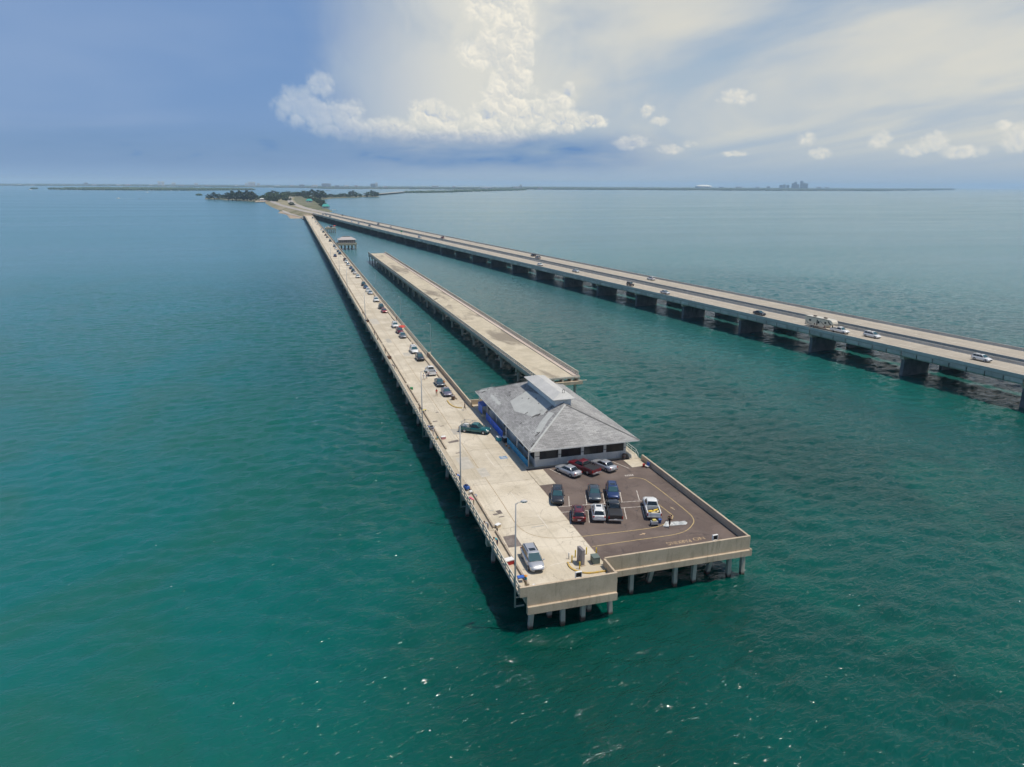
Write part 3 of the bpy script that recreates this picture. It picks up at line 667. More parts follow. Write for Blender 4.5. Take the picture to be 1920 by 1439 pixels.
def build_house():
    rs = random.Random(11)
    ex0, ex1, ey0, ey1, ez = 36.55, 57.0, 109.15, 147.7, 8.95
    cx_ = (ex0 + ex1) / 2; hw = (ex1 - ex0) / 2; az_ = ez + .43 * hw
    A = (cx_, ey0 + hw, az_); B = (cx_, ey1 - hw, az_)
    c = [(ex0, ey0, ez), (ex1, ey0, ez), (ex1, ey1, ez), (ex0, ey1, ez)]
    for f in ((c[0], c[1], A), (c[1], c[2], B, A), (c[2], c[3], B), (c[3], c[0], A, B)):
        n = (Vector(f[1]) - Vector(f[0])).cross(Vector(f[2]) - Vector(f[0])).normalized() * .16
        top = [tuple(Vector(p)) for p in f]; low = [tuple(Vector(p) - Vector((0, 0, .20))) for p in f]
        m = MB(); k_ = len(f); m.add(top + low, [tuple(range(k_)), tuple(reversed(range(k_, 2 * k_)))] + [(i, i + k_, (i + 1) % k_ + k_, (i + 1) % k_) for i in range(k_)])
        o = m.obj('roof_slope', M_roof, house); uv_quad(o)
    def onroof(x, y, side='L', up=.02):
        z = ez + .43 * (x - ex0) if side == 'L' else ez + .43 * (y - ey0)
        return (x, y, z + up)
    # fascia boards
    for a, b in ((c[0], c[1]), (c[1], c[2]), (c[2], c[3]), (c[3], c[0])):
        a_, b_ = Vector(a), Vector(b); d = (b_ - a_).normalized(); o_ = d.cross(Vector((0, 0, 1))) * .035
        MB().bar(a_ + o_ - Vector((0, 0, .13)), b_ + o_ - Vector((0, 0, .13)), .06, .22).obj('fascia_board', M_trim, house)
    # hip caps
    for p, q in ((c[0], A), (c[1], A), (c[2], B), (c[3], B)):
        p_, q_ = Vector(p), Vector(q); MB().bar(p_ + Vector((0, 0, .02)), q_ + Vector((0, 0, .02)), .34, .05).obj('hip_cap', M_felt if p is c[0] else M_roof, house)
    # bare felt where shingles were lost on the left slope, and torn pieces
    for pl in ([(41.0, 121.5), (45.3, 121.8), (45.2, 128.6), (44.0, 134.0), (40.2, 133.2), (39.4, 127.5)], [(37.0, 146.0), (38.6, 144.2), (40.3, 144.0), (39.6, 145.2), (37.6, 147.0)],
               [(39.7, 113.2), (42.3, 116.6), (44.2, 118.3), (43.7, 119.9), (41.2, 117.6), (39.1, 114.6)], [(42.6, 119.9), (43.9, 121.2), (43.0, 122.4), (41.7, 121.2)], [(38.0, 134.0), (38.6, 134.0), (38.6, 141.0), (38.0, 140.6)]):
        m = MB(); m.add([onroof(x, y, 'L', .025) for x, y in pl], [tuple(range(len(pl)))]); o = m.obj('bare_felt', M_felt, house)
        if o.data.polygons[0].normal.z < 0: o.data.flip_normals()
    tear = mat('torn_shingle', (.09, .085, .08), .9)
    for x, y, L_, a in ((37.5, 110.6, .9, .5), (37.7, 110.9, .7, 1.6), (39.4, 113.6, 1.1, .4), (39.6, 114.0, .8, 1.9), (41.6, 121.0, 1.5, -.2), (42.0, 120.6, .8, .4), (43.0, 129.8, .35, .3), (42.2, 131.5, .3, 1), (44.0, 128.2, .3, .2),
                       (43.6, 125.4, .45, 1.4), (41.0, 136.0, .35, .2), (41.4, 137.5, .5, 0), (40.6, 136.2, .4, 1.2), (37.6, 144.6, .9, .1), (38.7, 144.9, .8, 1.0), (39.9, 146.0, .9, .6), (43.4, 120.2, .5, .3), (44.6, 121.0, .4, .8), (38.6, 121.0, .4, .2), (40.7, 124.0, .5, .1)):
        d = Vector((math.cos(a), math.sin(a), 0)) * L_ / 2; p = onroof(x - d.x, y - d.y, 'L', .06); q = onroof(x + d.x, y + d.y, 'L', .10)
        MB().bar(p, q, .13, .05).obj('torn_shingle', tear, house)
    # roof monitor
    mx0, mx1, my0, my1 = 45.15, 48.35, 120.7, 137.0; me_ = 14.15
    def rz_(x): return ez + .43 * min(x - ex0, ex1 - x) - .1
    for x, s in ((mx0, 1), (mx1, -1)): MB().box(min(x, x + s * .15), max(x, x + s * .15), my0, my1, rz_(mx0), me_).obj('monitor_wall', M_mon, house)
    for y, s in ((my0, 1), (my1, -1)): MB().box(mx0 + .151, mx1 - .151, min(y, y + s * .15), max(y, y + s * .15), 12.5, me_).obj('monitor_wall', M_mon, house)
    rx0, rx1, ry0, ry1, rz1 = mx0 - .65, mx1 + .65, my0 - .7, my1 + .7, 14.9
    q = [(rx0, ry0, me_ + .01), (rx1, ry0, me_ + .01), (rx1, ry1, me_ + .01), (rx0, ry1, me_ + .01)]; RA, RB = (cx_, ry0 + 2.1, rz1), (cx_, ry1 - 2.1, rz1)
    mt = mat('monitor_roof', (.5, .49, .46), .7, fn=weather((.47, .465, .44), (.54, .53, .50), .4, (.43, .42, .44), 1.2, .1, rnd=.02))
    for f in ((q[0], q[1], RA), (q[1], q[2], RB, RA), (q[2], q[3], RB), (q[3], q[0], RA, RB)):
        k_ = len(f); low = [(p[0], p[1], p[2] - .12) for p in f]
        MB().add(list(f) + low, [tuple(range(k_)), tuple(reversed(range(k_, 2 * k_)))] + [(i, i + k_, (i + 1) % k_ + k_, (i + 1) % k_) for i in range(k_)]).obj('monitor_roof', mt, house)
    MB().tube([(cx_ + .35 * math.cos(t) * .6 + .5, ry0 + 1.9, rz1 + .25 + .42 * math.sin(t)) for t in np.linspace(R(-60), R(230), 10)], .05, 6).obj('vent_ring', M_black, house)
    # walls: knee wall, posts, header, screens
    wx0, wx1, wy0, wy1, wz = 38.0, 55.35, 110.9, 146.0, 8.93
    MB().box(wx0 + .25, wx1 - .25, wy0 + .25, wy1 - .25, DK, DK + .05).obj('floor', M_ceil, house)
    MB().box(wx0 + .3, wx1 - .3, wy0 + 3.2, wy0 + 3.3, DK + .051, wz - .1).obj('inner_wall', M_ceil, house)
    op = [(38.85, 42.34), (42.85, 46.64), (47.15, 50.96), (51.47, 54.9)]; kz, hz_ = 6.40, 8.20
    MB().box(wx0, wx1, wy0, wy0 + .2, DK - .002, kz).obj('knee_wall', M_wall, house)
    MB().bbox(wx0 - .03, wx1 + .03, wy0 - .05, wy0 + .24, kz + .001, kz + .07, .01).obj('sill', M_trim, house)
    MB().box(wx0, wx1, wy0, wy0 + .2, hz_, wz - .12).obj('header', M_wall, house)
    px = [wx0] + [v for o_ in op for v in o_] + [wx1]
    for a, b in zip(px[0::2], px[1::2]):
        po = MB().box(a, b, wy0 - .02, wy0 + .22, kz + .071, hz_ - .001).obj('post', M_trim, house)
        MB().box(a - .02, b + .02, wy0 - .04, wy0 - .021, 7.05, 7.15).obj('band', M_black, po)
    for a, b in op:
        w = MB().box(a + .001, b - .001, wy0 + .10, wy0 + .12, kz + .072, hz_ - .001).obj('screen', M_screen, house)
        for x in np.linspace(a, b, 4)[1:-1]: MB().box(x - .025, x + .025, wy0 + .06, wy0 + .099, kz + .072, hz_ - .001).obj('mullion', M_black, w)
    # left side: posts, openings, doors
    MB().box(wx0, wx0 + .2, wy0 + .201, wy1, hz_, wz - .12).obj('header', M_wall, house)
    yy = wy0 + .201; seg = [(2.6, 'w'), (.4, 'p'), (3.0, 'w'), (.4, 'p'), (3.0, 'w'), (.5, 'p'), (1.2, 'd'), (.5, 'p'), (4.0, 's'), (.4, 'p'), (3.2, 'w'), (.5, 'p'), (4.5, 's'), (1.2, 'd'), (3.2, 's'), (.4, 'p'), (2.6, 'w'), (3.0, 's')]
    for L_, kd in seg:
        e = min(yy + L_, wy1)
        if kd == 'w':
            MB().box(wx0, wx0 + .2, yy + .002, e - .002, DK - .002, kz).obj('knee_wall', M_wall, house)
            MB().box(wx0 + .10, wx0 + .12, yy + .002, e - .002, kz + .001, hz_ - .001).obj('screen', M_screen, house)
        elif kd == 'p': MB().box(wx0 - .03, wx0 + .22, yy, e, DK - .002, hz_ - .001).obj('post', M_trim, house)
        elif kd == 's': MB().box(wx0, wx0 + .2, yy + .002, e - .002, DK - .002, hz_ - .001).obj('side_wall', M_wall, house)
        else:
            d_ = MB().box(wx0 + .05, wx0 + .12, yy + .002, e - .002, DK, hz_ - .001).obj('door', M_screen, house)
            MB().box(wx0, wx0 + .049, e - .25, e - .2, 6.2, 6.3).obj('handle', M_steel, d_)
        yy = e
    MB().box(wx1 - .2, wx1, wy0 + .201, wy1, DK - .002, wz - .12).obj('side_wall', M_wall, house)
    MB().box(wx0 + .201, wx1 - .201, wy1 - .2, wy1, DK - .002, wz - .12).obj('side_wall', M_wall, house)
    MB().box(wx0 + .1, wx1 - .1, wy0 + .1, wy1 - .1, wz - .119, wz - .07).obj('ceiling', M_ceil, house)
    for yy in (111.2, 118, 125, 132, 139, 145.6): MB().box(36.9, 37.05, yy, yy + .15, DK, 8.72).obj('eave_post', M_trim, house)
build_house()

# blue screens standing along the walkway, panel by panel
def build_fence(name, label, x, y0, y1, m_, h0=1.25):
    t = thing(name, label, 'fence', (x, y0, DK)); n = int((y1 - y0) / 1.0); st = (y1 - y0) / n
    for i in range(n):
        g = MB(); k_ = 8
        xs = [.03 * math.sin(j / k_ * math.pi * 6) for j in range(k_ + 1)]
        v = [(xs[j] - .02, i * st + .03 + (st - .06) * j / k_, z) for z in (.08, h0) for j in range(k_ + 1)]
        v += [(p[0] + .04, p[1], p[2]) for p in v]; o = 2 * (k_ + 1); fs = []
        for j in range(k_): fs += [(j, j + k_ + 1, j + k_ + 2, j + 1), (o + j, o + j + 1, o + j + k_ + 2, o + j + k_ + 1), (j + k_ + 1, o + j + k_ + 1, o + j + k_ + 2, j + k_ + 2)]
        g.add(v, fs); g.obj('panel', m_, t)
    for i in range(0, n + 1, 2): MB().box(.03, .09, i * st - .03, i * st + .03, 0, h0 + .05).obj('post', M_steel, t)
    MB().box(-.035, .05, 0, y1 - y0, h0 + .001, h0 + .05).obj('top_rail', m_, t)
build_fence('screen_fence', 'long teal fence of upright panels beside the bait house, near end', 36.75, 110.9, 123.6, M_teal)
build_fence('screen_fence', 'bright blue fence of upright panels beside the bait house, beyond the teal one', 36.65, 126.2, 138.8, M_blue, 1.5)
def build_stairs():
    t = thing('stair_ramp', 'short concrete ramp with white pipe handrails at the right corner of the building', 'stairs', (0, 0, DK))
    MB().prism([(55.5, 110.2), (57.2, 110.2), (57.2, 115.5), (55.5, 115.5)], .0, .62).obj('landing', M_deck, t)
    MB().add([(55.5, 109.45, .101), (57.2, 109.45, .101), (57.2, 110.199, .62), (55.5, 110.199, .62), (55.5, 110.199, .0), (57.2, 110.199, .0), (55.5, 109.45, 0), (57.2, 109.45, 0)], [(0, 1, 2, 3), (0, 3, 4, 6), (1, 7, 5, 2), (0, 6, 7, 1)]).obj('slope', M_deck, t)
    for x in (55.7, 57.05):
        MB().tube([(x, 109.3, .1), (x, 109.3, 1.0), (x, 110.2, 1.55), (x, 115.3, 1.55), (x, 115.3, .62)], .04, 6).obj('handrail', M_trim, t)
        for yy in (110.3, 112.0, 113.7): MB().tube([(x, yy, .6), (x, yy, 1.55)], .03, 6).obj('baluster', M_trim, t)
        MB().tube([(x, 110.2, 1.1), (x, 115.3, 1.1)], .03, 6).obj('handrail', M_trim, t)
build_stairs()

# ------------------------------------------------------------------ the cut-off old bridge in the middle
old = thing('old_bridge', 'cut-off old concrete bridge section between the pier and the highway', 'bridge')
def _olddeck(k, b):
    p = pos(k); n = k.noise(p, .25, 5, .6, .3)
    c = k.mix(k.step(n, .35, .68), (.46, .40, .29), (.56, .49, .365))
    st = k.noise(k.v('MULTIPLY', p, (.11, .030, 0)), 1.0, 5, .62, .5)
    c = k.mix(k.m('MULTIPLY', k.step(st, .50, .64), .85), c, (.215, .18, .135))
    c = k.mix(k.m('MULTIPLY', k.step(k.noise(p, .9, 4, .65, .5), .58, .72), .4), c, (.30, .25, .18))
    c = k.mix(.22, c, k.mix(k.noise(p, 5.0, 3, .7), (0, 0, 0), (1, 1, 1)), 'OVERLAY')
    k.L.new(c, b.inputs['Base Color'])
def build_old():
    rs = random.Random(5); ya, yb = 166.6, 520.5; sl = -.0136; ang = math.atan(-sl); Lh = (yb - ya) / math.cos(ang)
    def L(x, y, z): return (x, y, z)                    # local: x across 0..12.2, y along
    old.location = (56.75, ya, 0); old.rotation_euler = (0, 0, ang)
    Wd = 12.2; n = 22; sp = Lh / n
    M_old = mat('old_deck', (.5, .44, .33), .9, fn=_olddeck)
    M_pink = mat('old_kerb', (.55, .45, .37), .85, fn=weather((.50, .42, .35), (.60, .50, .42), .5, (.35, .28, .22), 1.0, .15))
    for i in range(n):
        a, b = i * sp + .03, (i + 1) * sp - .03
        MB().bbox(.9, 10.4, a, b, DK - .45, DK, .015).obj('deck_slab', M_old, old)
        MB().bbox(0, .88, a, b, DK - .45, DK + .2, .02).obj('kerb', M_rail, old)
        MB().bbox(10.42, Wd, a, b, DK - .45, DK + .2, .02).obj('sidewalk', M_pink, old)
        for gx in (.6, 2.9, 5.2, 7.5, 9.8, 11.6): MB().box(gx - .2, gx + .2, a + .2, b - .2, DK - 1.25, DK - .451).obj('girder', M_conc, old)
        for x in (.28, Wd - .3):
            for z0, z1 in ((.30, .47), (.72, .98)): MB().box(x - .1, x + .1, a, b, DK + .2 + z0, DK + .2 + z1).obj('rail', M_rail, old)
        if i == 8:
            for q in range(3): MB().tube([(2.0 + q * .9 + .5 * math.cos(t), a + 5 + q * 1.6 + 1.2 * math.sin(t), DK + .04) for t in np.linspace(0, 4.6, 12)], .05, 5).obj('loose_cable', M_black, old)
    post = MB().bbox(-.12, .12, -.15, .15, 0, .84, .02).mesh('rail_post', M_rail); rest = MB(); cnt = 0
    y = .3
    while y < Lh - .2:
        for x in (.28, Wd - .3):
            if cnt < 300: ob('rail_post', post, old, (x, y, DK + .199)); cnt += 1
            else: rest.bbox(x - .12, x + .12, y - .15, y + .15, DK + .199, DK + 1.04, .02)
        y += 1.62
    tag(rest.obj('rail_posts', M_rail, old), kind='stuff')
    cap = MB().bbox(.2, Wd - .2, -.55, .55, DK - 2.15, DK - 1.252, .03).mesh('pile_cap', M_conc)
    pm = MB().box(-.26, .26, -.26, .26, -1.5, DK - 2.151).mesh('pile', M_pilew)
    for i in range(n + 1):
        y = min(max(i * sp, .6), Lh - .6); ob('pile_cap', cap, old, (0, y, 0))
        for x in (.9, 4.3, 7.9, 11.3): ob('pile', pm, old, (x, y, 0))
    # open near end: broken cross wall with gaps, and a lower shelf
    MB().bbox(.9, 12.3, -.35, -.02, DK - .5, DK - .02, .02).obj('end_beam', M_rail, old)
    for x in (2.0, 5.0, 7.6, 10.0, 11.9): MB().box(x - .25, x + .25, -.3, -.02, DK - 1.25, DK - .501).obj('end_block', M_rail, old)
    MB().bbox(.9, 12.9, -.75, .5, DK - 2.1, DK - 1.253, .03).obj('shelf', M_conc, old)
    MB().bar((11.8, -.6, DK - 1.15), (14.0, -.6, DK - 1.15), .25, .12).obj('loose_plank', M_rail, old)
    # pipes reaching out of two bents
    for y in (31.5, 48.0): MB().tube([(0.2, y, 3.2), (-1.2, y, 3.2)], .09, 6).obj('pipe_stub', M_steel, old)
build_old()

# ------------------------------------------------------------------ twin highway bridges on wall piers
HP = (1.64054e-05, -.14752439, 189.10414522 - 1.25)
def hx(y): return HP[0] * y * y + HP[1] * y + HP[2]
def hpt(y, s, z=0.0):                                    # s metres to the right of the near edge
    t = 2 * HP[0] * y + HP[1]; n = math.hypot(t, 1); return (hx(y) + s / n, y - t * s / n * 1.0, z)
HZ = 7.55                                                # road surface
M_hdeck = mat('highway_concrete', (.5, .45, .37), .85, fn=weather((.39, .345, .275), (.455, .405, .325), .18, (.33, .29, .23), .5, .14, rnd=.03))
M_bar = mat('barrier_concrete', (.5, .48, .42), .85, fn=weather((.47, .45, .39), (.54, .51, .45), .4, (.36, .34, .30), 1.5, .12, streak=True, rnd=.05))
M_hgird = mat('girder_concrete', (.58, .52, .45), .85, fn=weather((.52, .46, .40), (.66, .59, .50), .3, (.40, .34, .28), 1.0, .15, rnd=.22))
M_lane = mat('lane_paint', (.7, .68, .62), .7, fn=worn((.72, .70, .64), (.5, .45, .37)))
M_hpier = mat('shade_toned_pier', (.14, .14, .14), .85, fn=weather((.12, .125, .13), (.19, .19, .185), .4, (.06, .06, .06), 1.2, .2, streak=True))  # streaked, stained concrete; base colour darkened further to deepen the shade under the deck
M_track = mat('wheel_track', (.33, .29, .235), .85, fn=weather((.32, .28, .225), (.385, .34, .27), .25, (.27, .235, .19), .8, .1, rnd=.05))
def sweep(ya, yb, prof, step=8.5):
    """profile [(s, z)...] swept along the highway"""
    n = max(1, int(math.ceil((yb - ya) / step))); mb = MB()
    return mb.rings([[hpt(y, s, z) for s, z in prof] for y in np.linspace(ya, yb, n + 1)], True)
def carriageway(name, label, s0, s1, ya, yb, side):
    t = thing(name, label, 'bridge'); i = 0; y = ya; ends = []
    while y < yb - 5: ends.append(y); y += 33.2
    ends.append(yb)
    for a, b in zip(ends[:-1], ends[1:]):
        a_, b_ = a + .04, b - .04
        sweep(a_, b_, [(s0, HZ - .28), (s1, HZ - .28), (s1, HZ), (s0, HZ)]).obj('deck_slab', M_hdeck, t)
        k_ = 3; ys = np.linspace(a_, b_, k_ + 1)
        for q in range(k_):
            for e, d in ((s0, 1), (s1, -1)):
                sweep(ys[q] + .02, ys[q + 1] - .02, [(e, HZ - .34), (e + d * .02, HZ + .86), (e + d * .22, HZ + .86), (e + d * .30, HZ + .3), (e + d * .48, HZ + .08), (e + d * .48, HZ + .004), (e + d * .004, HZ + .004), (e + d * .004, HZ - .34)][::1 if d == 1 else -1], 40).obj('barrier', M_bar, t)
        # haunched girder segments under the near edge, plain lines inside
        m = 7; ys = np.linspace(a_, b_, m + 1)
        for q in range(m):
            if side == 'near':
                g = MB(); r1, r2 = ys[q] + .16, ys[q + 1] - .16
                pr = [(s0 - .03, HZ - .36), (s0 + 1.5, HZ - .345), (s0 + 1.5, HZ - 1.70), (s0 + .42, HZ - 1.70), (s0 + .02, HZ - 1.25)]
                g.rings([[hpt(yy, s, z) for s, z in pr] for yy in (r1, r2)][::-1], True); g.obj('girder_segment', M_hgird, t)
        for s in ((s0 + 4.6, s0 + 7.4, s0 + 10.2, s1 - 1.0) if side == 'near' else (s0 + 1.0, s0 + 5, s0 + 9, s1 - 1.0)):
            sweep(a_, b_, [(s - .3, HZ - 1.7), (s + .3, HZ - 1.7), (s + .3, HZ - .281), (s - .3, HZ - .281)], 40).obj('girder', M_hgird, t)
        # wall pier with a cap
        if b < yb - 1:
            off = b
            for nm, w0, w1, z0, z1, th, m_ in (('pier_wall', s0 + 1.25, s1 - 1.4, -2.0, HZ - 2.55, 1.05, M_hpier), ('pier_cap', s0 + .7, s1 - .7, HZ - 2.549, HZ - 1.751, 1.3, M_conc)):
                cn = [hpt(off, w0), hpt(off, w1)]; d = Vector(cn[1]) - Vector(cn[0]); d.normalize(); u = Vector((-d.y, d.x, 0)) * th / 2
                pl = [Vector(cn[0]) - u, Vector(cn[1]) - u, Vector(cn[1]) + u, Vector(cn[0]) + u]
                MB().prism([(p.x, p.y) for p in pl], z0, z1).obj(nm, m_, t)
        # lane paint: edge lines, dashes
        for s in (s0 + 1.5, s1 - 1.2): ribbon([hpt(yy, s)[:2] for yy in np.linspace(a_, b_, 5)], .12, HZ + .004).obj('edge_line', M_lane, t)
        for q in range(3):
            yy = a_ + q * 11.1; ribbon([hpt(yy, (s0 + s1) / 2 + .3)[:2], hpt(yy + 3, (s0 + s1) / 2 + .3)[:2]], .12, HZ + .004).obj('lane_dash', M_lane, t)
        for s in ((s0 + s1) / 2 - 2.4, (s0 + s1) / 2 - .8, (s0 + s1) / 2 + 1.4, (s0 + s1) / 2 + 3.0): ribbon([hpt(yy, s)[:2] for yy in np.linspace(a_, b_, 5)], .62, HZ + .003).obj('wheel_track', M_track, t)
    return t
HEND = 1180.0
carriageway('highway_bridge', 'near highway bridge with light concrete deck carrying the camper trailer', 0.0, 13.8, 93.2, HEND, 'near')
carriageway('highway_bridge', 'far highway bridge running parallel behind the nearer one', 17.3, 32.0, 93.2, HEND, 'far')

# ------------------------------------------------------------------ vehicles
def paint(name, c, metal=.0, rough=.32):
    def fn(k, b):
        b.inputs['Coat Weight'].default_value = .7; b.inputs['Coat Roughness'].default_value = .06
        n = k.noise(pos(k), 1.3, 3, .6)
        k.L.new(k.mix(k.m('MULTIPLY', k.step(n, .45, .8), .25), c, tuple(v * .75 + .03 for v in c)), b.inputs['Base Color'])
    return mat('paint_' + name, c, rough, metal, fn)
PAINT = {n: paint(n, c, m_) for n, c, m_ in (('white', (.74, .74, .72), 0), ('silver', (.50, .51, .53), .45), ('grey', (.20, .205, .215), .4), ('black', (.014, .015, .018), 0), ('dark', (.03, .034, .042), .2),
         ('blue', (.02, .045, .14), .2), ('navy', (.02, .03, .07), .2), ('burgundy', (.12, .008, .016), .1), ('red', (.24, .012, .018), .1), ('maroon', (.16, .012, .022), .15), ('teal', (.012, .12, .13), .2), ('brown', (.10, .06, .04), .2),
         ('slate', (.055, .075, .095), .3), ('purple', (.07, .055, .13), .2), ('cream', (.66, .60, .48), 0), ('tan', (.36, .29, .2), .3), ('violet', (.16, .15, .20), .3))}
def _glass(k, b): b.inputs['Coat Weight'].default_value = .5
M_glass = mat('car_glass', (.012, .018, .022), .05, fn=_glass)
M_wind = mat('windscreen_glass', (.03, .085, .10), .06, fn=_glass)
M_tyre = mat('tyre', (.018, .018, .018), .85)
M_rim = mat('rim', (.45, .45, .46), .35, .8)
M_head = mat('headlight', (.82, .80, .74), .15)
M_tail = mat('taillight', (.45, .02, .015), .25)
M_trimb = mat('black_plastic', (.025, .025, .027), .6)
M_bed = mat('bed_liner', (.05, .05, .052), .85)
M_plate = mat('plate', (.7, .7, .68), .5)
CM = {'paint': PAINT['white'], 'glass': M_glass, 'wind': M_wind, 'tyre': M_tyre, 'rim': M_rim, 'head': M_head, 'tail': M_tail, 'trim': M_trimb, 'bed': M_bed, 'plate': M_plate}
# stations: y, half width, bottom z, shoulder z, top z
KIND = {
 'sedan': dict(st=[(-2.43, .66, .42, .72, .80), (-2.32, .84, .28, .90, .98), (-1.95, .89, .22, .95, 1.05), (-1.2, .91, .2, .95, 1.0), (0, .915, .2, .93, .96), (.9, .91, .2, .90, .97), (1.6, .89, .22, .83, .93), (2.1, .84, .25, .73, .82), (2.36, .70, .32, .60, .68), (2.44, .48, .40, .52, .56)],
               gb=(-1.80, 1.0, .93, .80), gt=(-.98, .18, 1.44, .60), wb=(-1.40, 1.40), wr=.33, sides=2),
 'suv': dict(st=[(-2.30, .70, .45, .85, 1.0), (-2.22, .88, .34, 1.02, 1.10), (-1.6, .92, .27, 1.06, 1.10), (-.6, .93, .25, 1.05, 1.08), (.5, .93, .25, 1.03, 1.08), (1.1, .92, .26, 1.0, 1.08), (1.7, .89, .3, .92, 1.0), (2.12, .82, .34, .78, .88), (2.28, .66, .42, .66, .72)],
             gb=(-2.16, 1.08, 1.06, .83), gt=(-1.80, .28, 1.68, .64), wb=(-1.32, 1.36), wr=.37, sides=3, rails=True),
 'minivan': dict(st=[(-2.54, .76, .42, .90, 1.02), (-2.48, .93, .3, 1.02, 1.10), (-1.6, .98, .23, 1.04, 1.08), (0, .99, .22, 1.02, 1.06), (1.0, .98, .22, 1.0, 1.07), (1.6, .95, .25, .93, 1.03), (2.15, .87, .28, .78, .88), (2.45, .72, .34, .64, .70), (2.53, .5, .42, .54, .58)],
                 gb=(-2.42, 1.42, 1.05, .88), gt=(-2.10, .30, 1.74, .70), wb=(-1.55, 1.48), wr=.35, sides=3, rails=True),
 'hatch': dict(st=[(-2.02, .66, .42, .80, .95), (-1.95, .82, .3, .92, 1.0), (-1.4, .86, .22, .96, 1.0), (-.4, .87, .2, .95, .98), (.6, .87, .2, .92, .98), (1.3, .85, .22, .84, .94), (1.75, .79, .26, .72, .80), (2.0, .62, .34, .58, .64)],
               gb=(-1.86, 1.05, .95, .77), gt=(-1.45, .10, 1.50, .58), wb=(-1.25, 1.27), wr=.31, sides=2),
 'jeep': dict(st=[(-2.0, .80, .5, .95, 1.05), (-1.95, .84, .48, 1.05, 1.10), (0, .85, .45, 1.08, 1.10), (.7, .84, .45, 1.08, 1.12), (.75, .74, .45, 1.02, 1.10), (1.8, .70, .5, .98, 1.06), (1.95, .66, .55, .95, 1.0)],
              gb=(-1.93, .72, 1.08, .80), gt=(-1.88, .50, 1.80, .74), wb=(-1.2, 1.25), wr=.40, sides=2),
 'pickup': dict(st=[(-.62, .97, .38, 1.10, 1.12), (-.2, .98, .36, 1.10, 1.12), (.7, .98, .36, 1.08, 1.12), (1.3, .97, .36, 1.06, 1.14), (2.2, .96, .38, 1.0, 1.12), (2.7, .92, .4, .92, 1.04), (2.86, .82, .45, .72, .86), (2.92, .7, .5, .66, .7)],
                gb=(-.60, 1.38, 1.10, .86), gt=(-.42, .62, 1.82, .68), wb=(-1.75, 1.95), wr=.40, sides=2, bed=(-2.90, -.62)),
}
def loft_body(st):
    r = []
    for y, w, zb, zs, zt in st:
        h = [(w * .55, zb), (w * .93, zb + .03), (w, zb + .16), (w * 1.0, zb + (zs - zb) * .62), (w * .955, zs), (w * .62, zt)]
        r.append([(x, y, z) for x, z in h] + [(-x, y, z) for x, z in reversed(h)])
    return MB().rings(r, True, 0, True)
def lerp(a, b, t): return tuple(p + (q - p) * t for p, q in zip(a, b))
def panel(q, u0, u1, v0, v1, off=.012):
    """patch of quad q (b0, b1, t1, t0), raised a little, with real thickness"""
    def P(u, v): return Vector(lerp(lerp(q[0], q[1], u), lerp(q[3], q[2], u), v))
    p = [P(u0, v0), P(u1, v0), P(u1, v1), P(u0, v1)]; n = (p[1] - p[0]).cross(p[3] - p[0]).normalized()
    a = [tuple(x + n * off) for x in p]; b = [tuple(x - n * .03) for x in p]
    return MB().add(a + b, [(0, 1, 2, 3), (0, 4, 5, 1), (1, 5, 6, 2), (2, 6, 7, 3), (3, 7, 4, 0)])
def wheel_mb(r, w=.24):
    m = MB(); n = 16; pr = [(r * .62, -w / 2), (r * .95, -w / 2), (r, -w / 2 + .04), (r, w / 2 - .04), (r * .95, w / 2), (r * .62, w / 2)]
    return m.rings([[(x, rr * math.cos(2 * math.pi * i / n), rr * math.sin(2 * math.pi * i / n)) for i in range(n)] for rr, x in pr], True, 0, True)
def rim_mb(r, w=.24):
    n = 10; pr = [(r * .6, w / 2 + .001), (r * .56, w / 2 + .02), (r * .2, w / 2 + .008), (r * .12, w / 2 + .025)]
    return MB().rings([[(x, rr * math.cos(2 * math.pi * i / n), rr * math.sin(2 * math.pi * i / n)) for i in range(n)] for rr, x in pr], True, 0, True)
